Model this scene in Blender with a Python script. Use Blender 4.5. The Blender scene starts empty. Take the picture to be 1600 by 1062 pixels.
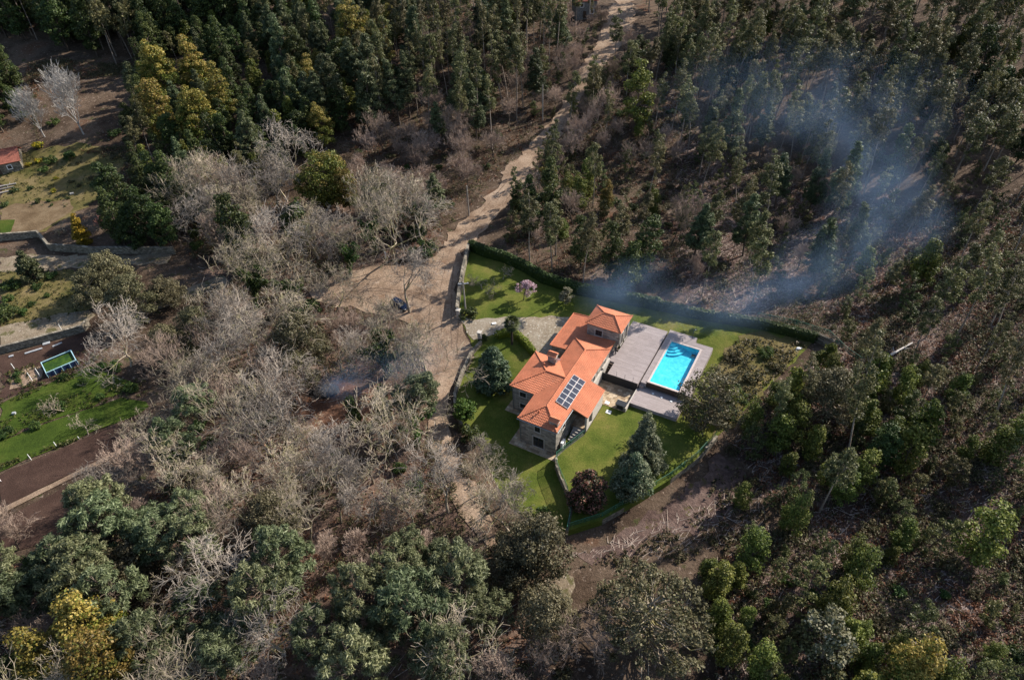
import bpy, bmesh, math, random
import numpy as np
from mathutils import Vector, Matrix
from mathutils.geometry import delaunay_2d_cdt

scene = bpy.context.scene
col = scene.collection
R = math.radians
# ------------------------------------------------------------------ camera
FPX, DEP, ROLL, CAMZ = 1067.0, R(41.0), R(-2.0), 80.0
cam = bpy.data.objects.new("camera", bpy.data.cameras.new("camera"))
cam.data.sensor_width = 36.0
cam.data.lens = FPX / 1600.0 * 36.0
cam.data.clip_end = 3000.0
cam.matrix_world = Matrix.Translation((0, 0, CAMZ)) @ Matrix.Rotation(R(90) - DEP, 4, 'X') @ Matrix.Rotation(ROLL, 4, 'Z')
col.objects.link(cam)
scene.camera = cam
# ------------------------------------------------------------------ light
SUN_AZ, SUN_EL = R(31.0), R(34.0)
world = bpy.data.worlds.new("World")
scene.world = world
world.use_nodes = True
wn = world.node_tree
sky = wn.nodes.new('ShaderNodeTexSky')
sky.sky_type = 'NISHITA'
sky.sun_disc = False
sky.sun_elevation = SUN_EL
sky.sun_rotation = R(90) - SUN_AZ
bg = wn.nodes['Background']
bg.inputs['Strength'].default_value = 0.1
wn.links.new(sky.outputs[0], bg.inputs['Color'])
sun = bpy.data.objects.new("sun", bpy.data.lights.new("sun", 'SUN'))
sun.data.energy = 4.6
sun.data.angle = R(0.5)
sun.data.color = (1.0, 0.93, 0.83)
sun.rotation_euler = Vector((-math.cos(SUN_AZ) * math.cos(SUN_EL), -math.sin(SUN_AZ) * math.cos(SUN_EL), -math.sin(SUN_EL))).to_track_quat('-Z', 'Y').to_euler()
col.objects.link(sun)
scene.view_settings.view_transform = 'Standard'
scene.view_settings.look = 'None'
scene.view_settings.gamma = 1.0
scene.view_settings.exposure = 0.88

# ------------------------------------------------------------------ helpers
def tag(o, label=None, cat=None, group=None, kind=None):
    if label: o['label'] = label
    if cat: o['category'] = cat
    if group: o['group'] = group
    if kind: o['kind'] = kind
    return o

def empty(name, loc=(0, 0, 0), rz=0.0, sc=1.0):
    o = bpy.data.objects.new(name, None)
    o.empty_display_size = 0.3
    o.location = loc; o.rotation_euler = (0, 0, rz)
    o.scale = (sc, sc, sc) if not hasattr(sc, '__len__') else sc
    col.objects.link(o)
    return o

def obj(name, me, parent=None, loc=(0, 0, 0)):
    o = bpy.data.objects.new(name, me)
    o.location = loc
    col.objects.link(o)
    if parent: o.parent = parent
    return o

def mesh(name, V, F, mats, midx=None, smooth=False):
    V = np.asarray(V, np.float32).reshape(-1, 3)
    F = np.asarray(F, np.int32)
    me = bpy.data.meshes.new(name)
    n, k = F.shape
    me.vertices.add(len(V)); me.vertices.foreach_set('co', V.ravel())
    me.loops.add(n * k); me.loops.foreach_set('vertex_index', F.ravel())
    me.polygons.add(n)
    me.polygons.foreach_set('loop_start', np.arange(0, n * k, k, dtype=np.int32))
    me.polygons.foreach_set('loop_total', np.full(n, k, np.int32))
    if midx is not None: me.polygons.foreach_set('material_index', np.asarray(midx, np.int32))
    me.polygons.foreach_set('use_smooth', np.full(n, bool(smooth)))
    for m in (mats if isinstance(mats, (list, tuple)) else [mats]): me.materials.append(m)
    me.update(calc_edges=True)
    return me

def bm_mesh(name, bm, mats, smooth=False):
    bmesh.ops.recalc_face_normals(bm, faces=bm.faces)
    me = bpy.data.meshes.new(name)
    bm.to_mesh(me); bm.free()
    for m in (mats if isinstance(mats, (list, tuple)) else [mats]): me.materials.append(m)
    if smooth:
        for p in me.polygons: p.use_smooth = True
    return me

def box(bm, x0, y0, z0, x1, y1, z1, mi=0):
    v = [bm.verts.new(p) for p in ((x0, y0, z0), (x1, y0, z0), (x1, y1, z0), (x0, y1, z0), (x0, y0, z1), (x1, y0, z1), (x1, y1, z1), (x0, y1, z1))]
    for f in ((0, 3, 2, 1), (4, 5, 6, 7), (0, 1, 5, 4), (1, 2, 6, 5), (2, 3, 7, 6), (3, 0, 4, 7)):
        bm.faces.new([v[i] for i in f]).material_index = mi
    return v

def boxes(name, L, m, parent=None, bev=0.0):
    bm = bmesh.new()
    for b in L: box(bm, *b)
    if bev: bmesh.ops.bevel(bm, geom=bm.edges[:], offset=bev, segments=1, affect='EDGES')
    return obj(name, bm_mesh(name, bm, m), parent)

def tube(bm, pts, r, sides=8, cap=True):
    """a swept round bar through pts; r a number or one per point"""
    pts = [Vector(p) for p in pts]
    rs = r if hasattr(r, '__len__') else [r] * len(pts)
    rings = []
    for i, p in enumerate(pts):
        d = (pts[min(i + 1, len(pts) - 1)] - pts[max(i - 1, 0)]).normalized()
        a = d.orthogonal().normalized() if i == 0 else (pa - d * pa.dot(d)).normalized()
        pa = a
        b = d.cross(a)
        rings.append([bm.verts.new(p + (a * math.cos(t) + b * math.sin(t)) * rs[i]) for t in [2 * math.pi * k / sides for k in range(sides)]])
    for q, w in zip(rings, rings[1:]):
        for k in range(sides):
            bm.faces.new((q[k], q[(k + 1) % sides], w[(k + 1) % sides], w[k]))
    if cap:
        bm.faces.new(rings[0][::-1]); bm.faces.new(rings[-1])

def prism(bm, poly, z0, z1, mi=0):
    a = [bm.verts.new((p[0], p[1], z0)) for p in poly]
    b = [bm.verts.new((p[0], p[1], z1)) for p in poly]
    n = len(poly)
    bm.faces.new(b).material_index = mi
    bm.faces.new(a[::-1]).material_index = mi
    for i in range(n):
        bm.faces.new((a[i], a[(i + 1) % n], b[(i + 1) % n], b[i])).material_index = mi

# ------------------------------------------------------------------ materials
class NT:
    def __init__(s, name):
        s.m = bpy.data.materials.new(name); s.m.use_nodes = True
        s.t = s.m.node_tree; s.n = s.t.nodes; s.b = s.n['Principled BSDF']; s.out = s.n['Material Output']
    def new(s, t, **kw):
        o = s.n.new(t)
        for k, v in kw.items():
            if k in o.inputs: o.inputs[k].default_value = v
            else: setattr(o, k, v)
        return o
    def link(s, a, b): s.t.links.new(a, b)
    def noise(s, vec, scale, detail=4, rough=0.6):
        o = s.new('ShaderNodeTexNoise'); o.inputs['Scale'].default_value = scale
        o.inputs['Detail'].default_value = detail; o.inputs['Roughness'].default_value = rough
        s.link(vec, o.inputs['Vector']); return o.outputs['Fac']
    def ramp(s, fac, stops, interp='LINEAR'):
        o = s.new('ShaderNodeValToRGB'); o.color_ramp.interpolation = interp
        e = o.color_ramp.elements
        while len(e) < len(stops): e.new(0.5)
        for el, (p, c) in zip(e, stops):
            el.position = p; el.color = (*c, 1) if hasattr(c, '__len__') else (c, c, c, 1)
        s.link(fac, o.inputs['Fac']); return o.outputs['Color']
    def mix(s, fac, a, b, blend='MIX'):
        o = s.new('ShaderNodeMix', data_type='RGBA', blend_type=blend)
        for k, v in ((0, fac), (6, a), (7, b)):
            if hasattr(v, 'is_linked'): s.link(v, o.inputs[k])
            elif k == 0: o.inputs[k].default_value = v
            else: o.inputs[k].default_value = (*v, 1) if hasattr(v, '__len__') else (v, v, v, 1)
        return o.outputs[2]
    def math(s, op, a, b=0.0):
        o = s.new('ShaderNodeMath', operation=op)
        for k, v in ((0, a), (1, b)):
            if hasattr(v, 'is_linked'): s.link(v, o.inputs[k])
            else: o.inputs[k].default_value = v
        return o.outputs[0]
    def coord(s, which='Object'):
        return s.new('ShaderNodeTexCoord').outputs[which]
    def pos(s): return s.new('ShaderNodeNewGeometry').outputs['Position']
    def bump(s, h, strength=0.5, dist=0.05):
        o = s.new('ShaderNodeBump'); o.inputs['Strength'].default_value = strength; o.inputs['Distance'].default_value = dist
        s.link(h, o.inputs['Height']); s.link(o.outputs[0], s.b.inputs['Normal'])
    def done(s, colr, rough=0.8, spec=0.3):
        if hasattr(colr, 'is_linked'): s.link(colr, s.b.inputs['Base Color'])
        else: s.b.inputs['Base Color'].default_value = (*colr, 1)
        s.b.inputs['Roughness'].default_value = rough
        s.b.inputs['Specular IOR Level'].default_value = spec
        return s.m

def plain(name, c, rough=0.6, var=0.25, scale=3.0, metal=0.0, spec=0.4):
    t = NT(name)
    f = t.noise(t.coord(), scale)
    lo = tuple(x * (1 - var) for x in c); hi = tuple(min(1, x * (1 + var)) for x in c)
    t.b.inputs['Metallic'].default_value = metal
    return t.done(t.ramp(f, [(0.3, lo), (0.7, hi)]), rough, spec)

def ground_mat(name, stops, scale, fine=6.0, bump=0.6, dist=0.12, mottle=None, rough=0.95, pale=None):
    """bare ground: broad patches, finer mottling and grain; position in metres"""
    t = NT(name)
    p = t.pos()
    c = t.ramp(t.noise(p, scale, 6, 0.65), stops)
    g = t.noise(p, fine, 5, 0.75)
    c = t.mix(0.75, c, t.ramp(g, [(0.25, 0.45), (0.5, 0.95), (0.75, 1.6)]), 'MULTIPLY')
    if mottle:
        c = t.mix(t.ramp(t.noise(p, mottle[0], 4, 0.7), [(mottle[1], 0.0), (mottle[1] + 0.08, 1.0)]), c, mottle[2])
    if pale:
        c = t.mix(t.ramp(t.noise(p, pale[0], 3, 0.8), [(pale[1], 0.0), (pale[1] + 0.06, 1.0)]), c, pale[2])
    t.bump(g, bump, dist)
    return t.done(c, rough, 0.1)

def leaf_mat(name, stops, hue=0.06, trans=0.25, rough=0.55, val=0.6):
    """leaf clumps: each card its own tone, each tree its own cast"""
    t = NT(name)
    g = t.new('ShaderNodeNewGeometry'); oi = t.new('ShaderNodeObjectInfo')
    c = t.ramp(g.outputs['Random Per Island'], stops)
    h = t.new('ShaderNodeHueSaturation')
    t.link(c, h.inputs['Color'])
    t.link(t.math('ADD', t.math('MULTIPLY', oi.outputs['Random'], hue), 0.5 - hue / 2), h.inputs['Hue'])
    r2 = t.math('FRACT', t.math('MULTIPLY', oi.outputs['Random'], 7.31))
    t.link(t.math('ADD', t.math('MULTIPLY', r2, val), 1.0 - val / 2), h.inputs['Value'])
    t.link(h.outputs[0], t.b.inputs['Base Color'])
    t.b.inputs['Roughness'].default_value = rough
    t.b.inputs['Specular IOR Level'].default_value = 0.25
    tr = t.new('ShaderNodeBsdfTranslucent'); t.link(h.outputs[0], tr.inputs['Color'])
    mx = t.new('ShaderNodeMixShader'); mx.inputs[0].default_value = trans
    t.link(t.b.outputs[0], mx.inputs[1]); t.link(tr.outputs[0], mx.inputs[2]); t.link(mx.outputs[0], t.out.inputs['Surface'])
    return t.m

def bark_mat(name, a, b, scale=2.5, moss=None):
    t = NT(name)
    c = t.ramp(t.noise(t.coord(), scale, 5, 0.7), [(0.3, a), (0.7, b)])
    if moss: c = t.mix(t.ramp(t.noise(t.coord(), 0.9, 3), [(0.5, 0.0), (0.6, 1.0)]), c, moss)
    oi = t.new('ShaderNodeObjectInfo')
    c = t.mix(1.0, c, t.ramp(oi.outputs['Random'], [(0.0, 0.7), (1.0, 1.2)]), 'MULTIPLY')
    return t.done(c, 0.9, 0.15)

def stone_mat(name, stops, mortar, bw=0.55, rh=0.3, plan=False):
    """coursed granite blocks, each block its own grey; wall coordinates (x+y, z)"""
    t = NT(name)
    sp = t.new('ShaderNodeSeparateXYZ'); t.link(t.coord(), sp.inputs[0])
    cb = t.new('ShaderNodeCombineXYZ')
    if plan:
        t.link(sp.outputs[0], cb.inputs[0]); t.link(sp.outputs[1], cb.inputs[1])
    else:
        t.link(t.math('ADD', sp.outputs[0], sp.outputs[1]), cb.inputs[0]); t.link(sp.outputs[2], cb.inputs[1])
    br = t.new('ShaderNodeTexBrick'); br.offset = 0.4
    br.inputs['Color1'].default_value = (0, 0, 0, 1); br.inputs['Color2'].default_value = (1, 1, 1, 1); br.inputs['Mortar'].default_value = (0.5, 0.5, 0.5, 1)
    br.inputs['Scale'].default_value = 1.0; br.inputs['Brick Width'].default_value = bw; br.inputs['Row Height'].default_value = rh
    br.inputs['Mortar Size'].default_value = 0.018; br.inputs['Bias'].default_value = 0.0
    t.link(cb.outputs[0], br.inputs['Vector'])
    n = t.noise(t.coord(), 6.0, 5, 0.7)
    f = t.mix(0.35, br.outputs['Color'], n)
    c = t.ramp(f, stops)
    c = t.mix(0.6, c, t.ramp(t.noise(t.coord(), 1.1, 5, 0.6), [(0.3, 0.6), (0.7, 1.3)]), 'MULTIPLY')
    c = t.mix(br.outputs['Fac'], c, mortar)
    t.bump(t.math('SUBTRACT', n, br.outputs['Fac']), 0.6, 0.04)
    return t.done(c, 0.9, 0.2)

def glass_mat(name, c, rough=0.08):
    t = NT(name); t.b.inputs['Metallic'].default_value = 0.0
    return t.done(c, rough, 0.8)

M = {}
M['granite'] = stone_mat('granite blocks', [(0.15, (0.15, 0.13, 0.11)), (0.5, (0.27, 0.24, 0.21)), (0.85, (0.40, 0.36, 0.30))], (0.22, 0.20, 0.17))
M['granite_trim'] = plain('dressed granite', (0.46, 0.42, 0.37), 0.85, 0.2, 5)
M['flagstone'] = stone_mat('flagstones', [(0.15, (0.24, 0.17, 0.11)), (0.5, (0.40, 0.29, 0.18)), (0.85, (0.52, 0.42, 0.30))], (0.20, 0.17, 0.12), 0.7, 0.5, True)
M['rubble'] = stone_mat('rubble wall', [(0.15, (0.10, 0.09, 0.07)), (0.5, (0.20, 0.17, 0.13)), (0.85, (0.32, 0.28, 0.22))], (0.10, 0.09, 0.07), 0.45, 0.26)
M['white'] = plain('white paint', (0.78, 0.78, 0.76), 0.45, 0.06, 4)
M['dark'] = plain('dark paint', (0.025, 0.027, 0.03), 0.4, 0.2)
M['glass'] = glass_mat('window glass', (0.02, 0.024, 0.028))
M['shutter'] = plain('brown timber', (0.07, 0.045, 0.03), 0.7, 0.3, 8)
M['metal'] = plain('grey steel', (0.30, 0.31, 0.32), 0.4, 0.15, 5, 0.7)
M['galv'] = plain('galvanised metal', (0.36, 0.37, 0.38), 0.5, 0.25)
M['green_paint'] = plain('green paint', (0.03, 0.16, 0.10), 0.5, 0.2)
M['pole_wood'] = bark_mat('weathered pole', (0.22, 0.19, 0.16), (0.42, 0.38, 0.34), 6)
M['concrete'] = plain('concrete', (0.20, 0.195, 0.185), 0.9, 0.4, 2)
def tile_mat():
    t = NT('terracotta tiles')
    sp = t.new('ShaderNodeSeparateXYZ'); g = t.new('ShaderNodeNewGeometry')
    o = t.coord()
    c = t.ramp(t.noise(o, 9.0, 2, 0.5), [(0.25, (0.41, 0.122, 0.058)), (0.5, (0.54, 0.182, 0.092)), (0.75, (0.62, 0.245, 0.135))])
    c = t.mix(0.75, c, t.ramp(t.noise(o, 0.5, 6, 0.75), [(0.3, 0.66), (0.7, 1.2)]), 'MULTIPLY')
    c = t.mix(t.ramp(t.noise(o, 1.6, 6, 0.8), [(0.56, 0.0), (0.70, 0.55)]), c, (0.30, 0.16, 0.10))
    return t.done(c, 0.75, 0.25)
M['tile'] = tile_mat()
def deck_mat():
    t = NT('grey composite boards')
    o = t.coord()
    sp = t.new('ShaderNodeSeparateXYZ'); t.link(o, sp.inputs[0])
    q = t.math('MULTIPLY', sp.outputs[1], 1 / 0.15)
    fr = t.math('FRACT', q)
    cb = t.new('ShaderNodeCombineXYZ'); t.link(t.math('FLOOR', q), cb.inputs[1]); t.link(t.math('FLOOR', t.math('MULTIPLY', sp.outputs[0], 0.45)), cb.inputs[0])
    wn_ = t.new('ShaderNodeTexWhiteNoise'); t.link(cb.outputs[0], wn_.inputs['Vector'])
    c = t.ramp(wn_.outputs['Value'], [(0.0, (0.28, 0.232, 0.222)), (1.0, (0.36, 0.305, 0.292))])
    c = t.mix(0.5, c, t.ramp(t.noise(o, 1.4, 5, 0.7), [(0.3, 0.78), (0.7, 1.15)]), 'MULTIPLY')
    gap = t.ramp(fr, [(0.0, 1.0), (0.07, 0.0), (0.93, 0.0), (1.0, 1.0)])
    c = t.mix(gap, c, (0.07, 0.06, 0.055))
    return t.done(c, 0.7, 0.3)
M['deck'] = deck_mat()

# ground
M['forest_floor'] = ground_mat('forest litter', [(0.30, (0.030, 0.019, 0.014)), (0.45, (0.070, 0.047, 0.032)), (0.58, (0.120, 0.085, 0.060)), (0.72, (0.105, 0.048, 0.026))], 0.11, 2.2, 0.9, 0.25,
                               mottle=(0.35, 0.60, (0.055, 0.055, 0.022)), pale=(1.3, 0.60, (0.24, 0.18, 0.14)))
M['dirt'] = ground_mat('packed earth', [(0.3, (0.165, 0.108, 0.072)), (0.5, (0.275, 0.195, 0.136)), (0.7, (0.37, 0.275, 0.20))], 0.22, 3.0, 0.8, 0.2, mottle=(0.4, 0.60, (0.20, 0.125, 0.080)), pale=(0.9, 0.64, (0.43, 0.335, 0.26)))
M['lane'] = ground_mat('worn lane', [(0.3, (0.13, 0.095, 0.062)), (0.5, (0.21, 0.165, 0.115)), (0.7, (0.29, 0.24, 0.175))], 0.35, 4.0, 0.8, 0.12, mottle=(0.45, 0.55, (0.10, 0.09, 0.04)), pale=(2.0, 0.62, (0.38, 0.33, 0.27)))
M['gravel'] = ground_mat('pale gravel', [(0.3, (0.20, 0.155, 0.105)), (0.5, (0.28, 0.23, 0.17)), (0.7, (0.36, 0.31, 0.24))], 0.3, 5.0, 0.8, 0.1, mottle=(0.5, 0.6, (0.15, 0.135, 0.07)), pale=(2.4, 0.58, (0.50, 0.46, 0.39)))
M['grass'] = ground_mat('garden lawn', [(0.3, (0.046, 0.068, 0.010)), (0.45, (0.080, 0.102, 0.017)), (0.58, (0.122, 0.128, 0.027)), (0.72, (0.165, 0.140, 0.042))], 0.2, 4.0, 0.7, 0.1)
M['lush'] = ground_mat('lush grass', [(0.3, (0.022, 0.040, 0.006)), (0.5, (0.046, 0.072, 0.010)), (0.72, (0.082, 0.092, 0.018))], 0.14, 4.0, 0.7, 0.1)
M['rough_grass'] = ground_mat('rough grass', [(0.3, (0.055, 0.06, 0.016)), (0.5, (0.13, 0.105, 0.04)), (0.7, (0.20, 0.15, 0.075))], 0.2, 3.0, 0.8, 0.15)
M['soil'] = ground_mat('tilled soil', [(0.3, (0.042, 0.024, 0.018)), (0.5, (0.058, 0.034, 0.026)), (0.7, (0.080, 0.048, 0.036))], 0.3, 5.0, 0.8, 0.12)
# foliage
G3 = lambda a, b, c: [(0.1, a), (0.5, b), (0.92, c)]
M['euc'] = leaf_mat('eucalyptus leaves', G3((0.044, 0.047, 0.016), (0.108, 0.107, 0.039), (0.220, 0.200, 0.086)))
M['euc_y'] = leaf_mat('young eucalyptus leaves', G3((0.032, 0.040, 0.011), (0.088, 0.098, 0.028), (0.170, 0.165, 0.060)), 0.09)
M['dark_leaf'] = leaf_mat('dark evergreen leaves', G3((0.016, 0.027, 0.007), (0.042, 0.062, 0.015), (0.090, 0.112, 0.030)), 0.05)
M['pine'] = leaf_mat('pine needles', G3((0.030, 0.043, 0.017), (0.074, 0.095, 0.040), (0.150, 0.165, 0.078)), 0.05)
M['acacia'] = leaf_mat('acacia leaves', G3((0.042, 0.060, 0.009), (0.105, 0.122, 0.018), (0.185, 0.185, 0.036)), 0.04)
M['pine_pale'] = leaf_mat('pale pine needles', G3((0.050, 0.064, 0.026), (0.118, 0.138, 0.060), (0.225, 0.240, 0.128)), 0.06)
M['mimosa'] = leaf_mat('mimosa flowers', G3((0.11, 0.085, 0.014), (0.24, 0.175, 0.034), (0.36, 0.275, 0.075)), 0.03)
M['golden'] = leaf_mat('golden needles', G3((0.13, 0.10, 0.008), (0.27, 0.19, 0.012), (0.40, 0.28, 0.03)), 0.02)
M['bright'] = leaf_mat('bright acacia leaves', G3((0.045, 0.060, 0.009), (0.105, 0.128, 0.020), (0.195, 0.205, 0.045)), 0.05)
M['oak'] = leaf_mat('grey olive leaves', G3((0.052, 0.047, 0.022), (0.115, 0.102, 0.050), (0.20, 0.175, 0.098)), 0.04)
M['bluefir'] = leaf_mat('blue green needles', G3((0.028, 0.048, 0.022), (0.062, 0.096, 0.050), (0.125, 0.155, 0.085)), 0.02)
M['greycedar'] = leaf_mat('silver cedar needles', G3((0.050, 0.063, 0.032), (0.112, 0.128, 0.068), (0.215, 0.222, 0.135)), 0.02)
M['ivy'] = leaf_mat('ivy leaves', G3((0.014, 0.034, 0.006), (0.040, 0.075, 0.013), (0.090, 0.125, 0.030)), 0.04)
M['citrus'] = leaf_mat('citrus leaves', G3((0.022, 0.055, 0.008), (0.055, 0.110, 0.014), (0.10, 0.155, 0.030)), 0.03)
M['hedge'] = leaf_mat('hedge leaves', G3((0.090, 0.135, 0.010), (0.155, 0.210, 0.016), (0.23, 0.27, 0.03)), 0.02)
M['redbush'] = leaf_mat('reddish leaves', [(0.1, (0.020, 0.030, 0.010)), (0.55, (0.060, 0.050, 0.020)), (0.72, (0.20, 0.075, 0.055)), (0.95, (0.36, 0.17, 0.13))], 0.02)
M['pink'] = leaf_mat('pink blossom', G3((0.26, 0.16, 0.18), (0.48, 0.31, 0.35), (0.65, 0.48, 0.52)), 0.02)
M['whitebloom'] = leaf_mat('white blossom', G3((0.10, 0.105, 0.045), (0.24, 0.23, 0.13), (0.42, 0.39, 0.27)), 0.02)
M['palm'] = leaf_mat('palm fronds', G3((0.022, 0.034, 0.010), (0.058, 0.074, 0.022), (0.12, 0.13, 0.05)), 0.02)
M['fern'] = leaf_mat('dead bracken', G3((0.070, 0.030, 0.014), (0.16, 0.070, 0.034), (0.27, 0.14, 0.075)), 0.03)
M['scrub'] = leaf_mat('low scrub', [(0.05, (0.025, 0.030, 0.010)), (0.4, (0.060, 0.062, 0.022)), (0.7, (0.105, 0.085, 0.040)), (0.95, (0.17, 0.13, 0.075))], 0.03)
M['bark'] = bark_mat('brown bark', (0.065, 0.048, 0.036), (0.15, 0.115, 0.09))
M['euc_bark'] = bark_mat('pale eucalyptus bark', (0.17, 0.135, 0.105), (0.36, 0.30, 0.25))
M['grey_bark'] = bark_mat('lichen grey bark', (0.20, 0.16, 0.12), (0.44, 0.37, 0.285), 2.0, (0.22, 0.20, 0.09))
M['twig'] = bark_mat('grey twigs', (0.235, 0.188, 0.142), (0.45, 0.375, 0.29), 1.0, (0.23, 0.21, 0.11))
M['twig_grey'] = bark_mat('cool grey twigs', (0.21, 0.175, 0.145), (0.40, 0.345, 0.29), 1.0)
M['twig_brown'] = bark_mat('pinkish brown twigs', (0.24, 0.172, 0.132), (0.42, 0.32, 0.255), 1.0)
M['white_bark'] = bark_mat('white bark', (0.34, 0.31, 0.28), (0.54, 0.50, 0.46), 1.5)

# ------------------------------------------------------------------ lie of the land
HA = R(-30.0)                                    # the house stands turned on its site
AX = np.array([math.cos(HA), math.sin(HA)]); BX = np.array([-AX[1], AX[0]])
HO = np.array([5.9, 65.5])

def sst(x, a, b):
    t = np.clip((x - a) / (b - a), 0, 1); return t * t * (3 - 2 * t)

def TH(x, y):
    x = np.asarray(x, float); y = np.asarray(y, float)
    u = (x - HO[0]) * AX[0] + (y - HO[1]) * AX[1]; v = (x - HO[0]) * BX[0] + (y - HO[1]) * BX[1]
    z = 1.6 * sst(v, 8, 25) * (1 - 0.7 * sst(v, 48, 95)) * sst(u, -60, -18)
    d = np.hypot(x - 14, y - 84)
    m = sst(d, 38, 75) * (1 - 0.85 * sst(-x, 40, 60) * sst(-y, -170, -140))
    z = z + m * (0.9 * np.sin(x * 0.061 + 1.3) * np.cos(y * 0.049 + .4) + 0.55 * np.sin(x * 0.13 + y * 0.09) + 0.35 * np.sin(y * 0.21 - x * 0.17 + 2))
    z = z + 0.11 * np.maximum(0, y - 128) * sst(y, 128, 190)
    z = z + 0.10 * np.maximum(0, x - 52) * sst(x, 52, 100)
    return z

def ray(px, py):
    a, b = (px - 800) / FPX, -(py - 531) / FPX
    c, s = math.cos(ROLL), math.sin(ROLL)
    X, Y = c * a - s * b, s * a + c * b
    sd, cd = math.sin(DEP), math.cos(DEP)
    return np.array([X, Y * sd + cd, Y * cd - sd])

def at(px, py, z=None):
    """the point of the ground seen at a place of the 1600 x 1062 photograph (or of the level z)"""
    d = ray(px, py); o = np.array([0, 0, CAMZ])
    if z is not None: return o + d * ((z - CAMZ) / d[2])
    t, g = 0.0, 0.0
    for _ in range(40):
        p = o + d * ((g - CAMZ) / d[2]); n = float(TH(p[0], p[1]))
        if abs(n - g) < 0.003: break
        g += 0.7 * (n - g)
    return np.array([p[0], p[1], n])

def loc(px, py, z):
    """house coordinates of a photographed point at height z"""
    p = at(px, py, z)[:2] - HO
    return float(p @ AX), float(p @ BX)

def hw(u, v):
    p = HO + AX * u + BX * v
    return float(p[0]), float(p[1])

# the ground, one sheet
xs = np.arange(-340, 341, 2.0); ys = np.arange(-60, 441, 2.0)
gx, gy = np.meshgrid(xs, ys); nx, ny = len(xs), len(ys)
V = np.stack([gx.ravel(), gy.ravel(), TH(gx, gy).ravel()], 1)
i = (np.arange(ny - 1)[:, None] * nx + np.arange(nx - 1)[None, :]).ravel()
tag(obj('ground', mesh('ground', V, np.stack([i, i + 1, i + nx + 1, i + nx], 1), M['forest_floor'], smooth=True)), kind='structure')
# far land all round, below the near sheet
fx = np.linspace(-2000, 2000, 41); g2x, g2y = np.meshgrid(fx, fx)
V = np.stack([g2x.ravel(), g2y.ravel(), np.where((np.abs(g2x) < 330) & (g2y > -60) & (g2y < 430), -8.0, np.clip(TH(g2x, g2y), -3, 70) - 3.0).ravel()], 1)
i = (np.arange(40)[:, None] * 41 + np.arange(40)[None, :]).ravel()
tag(obj('far_land', mesh('far_land', V, np.stack([i, i + 1, i + 42, i + 41], 1), M['forest_floor'], smooth=True)), kind='structure')

rngE = np.random.default_rng(3)
def ragged(P, jit=0.5, step=1.6):
    """an outline with the uneven edge of worn ground"""
    out = []
    for a, b in zip(P, P[1:] + P[:1]):
        a, b = np.array(a[:2], float), np.array(b[:2], float)
        n = max(1, int(np.hypot(*(b - a)) / step))
        for k in range(n):
            out.append(tuple(a + (b - a) * k / n + rngE.normal(0, jit, 2) * (0.35 if k == 0 else 1)))
    return out

def smoothed(P, it=2):
    for _ in range(it):
        Q = []
        for a, b in zip(P, P[1:] + P[:1]):
            a, b = np.array(a[:2]), np.array(b[:2]); Q += [tuple(a * .75 + b * .25), tuple(a * .25 + b * .75)]
        P = Q
    return P

def patch(name, P, mat, off=0.06, jit=0.4, soft=0, label=None):
    """a sheet of other ground lying on the land"""
    P = [tuple(p[:2]) for p in P]
    if soft: P = smoothed(P, soft)
    if jit: P = ragged(P, jit)
    X = [p[0] for p in P]; Y = [p[1] for p in P]
    lat = [Vector((x + .013, y + .017)) for x in np.arange(math.ceil(min(X) / 2) * 2, max(X), 2.0) for y in np.arange(math.ceil(min(Y) / 2) * 2, max(Y), 2.0)]
    pv, _e, pf = delaunay_2d_cdt([Vector(p) for p in P] + lat, [], [list(range(len(P)))], 1, 1e-4)[:3]
    xy = np.array([(v.x, v.y) for v in pv])
    F = np.array([f if (xy[f[1]] - xy[f[0]])[0] * (xy[f[2]] - xy[f[0]])[1] - (xy[f[1]] - xy[f[0]])[1] * (xy[f[2]] - xy[f[0]])[0] > 0 else f[::-1] for f in pf])
    me = mesh(name, np.column_stack([xy, TH(xy[:, 0], xy[:, 1]) + off]), F, mat, smooth=True)
    return tag(obj(name, me), kind='structure')

W = lambda L: [at(*p) for p in L]
GARDEN_PX = [(733, 392), (800, 415), (850, 442), (905, 458), (1000, 478), (1100, 498), (1190, 512), (1272, 532), (1215, 590), (1160, 645), (1112, 692), (1085, 722), (1045, 752), (1000, 780), (940, 815), (885, 832), (840, 818), (800, 795), (770, 745), (748, 695), (716, 662), (709, 622), (726, 585), (742, 560), (735, 530), (716, 495)]
GARDEN = W(GARDEN_PX)
patch('garden_lawn', GARDEN, M['grass'], 0.05, 0.12)
patch('gravel_drive', W([(718, 499), (760, 497), (890, 496), (880, 520), (862, 540), (880, 556), (845, 566), (832, 553), (815, 533), (803, 527), (770, 524), (740, 532)]), M['gravel'], 0.10, 0.22)
patch('east_scrub_ground', W([(1128, 560), (1150, 525), (1190, 516), (1268, 534), (1213, 590), (1158, 645), (1114, 690), (1105, 640)]), M['rough_grass'], 0.09, 0.6)
ROAD_PX = [(958, 0), (943, 40), (912, 100), (880, 165), (836, 215), (795, 262), (755, 318), (705, 360), (690, 398), (645, 412), (560, 418), (500, 440), (475, 462), (520, 480), (575, 488), (622, 500), (655, 512), (648, 535), (664, 556), (660, 580), (676, 600), (670, 650), (668, 695), (688, 742), (712, 790), (745, 838), (776, 868), (798, 862), (772, 812), (736, 762), (708, 706), (700, 655), (704, 615), (714, 585), (738, 556), (728, 530), (710, 495), (711, 440), (728, 392), (755, 362), (790, 322), (812, 295), (838, 250), (890, 185), (915, 140), (950, 95), (990, 50), (992, 0)]
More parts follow.
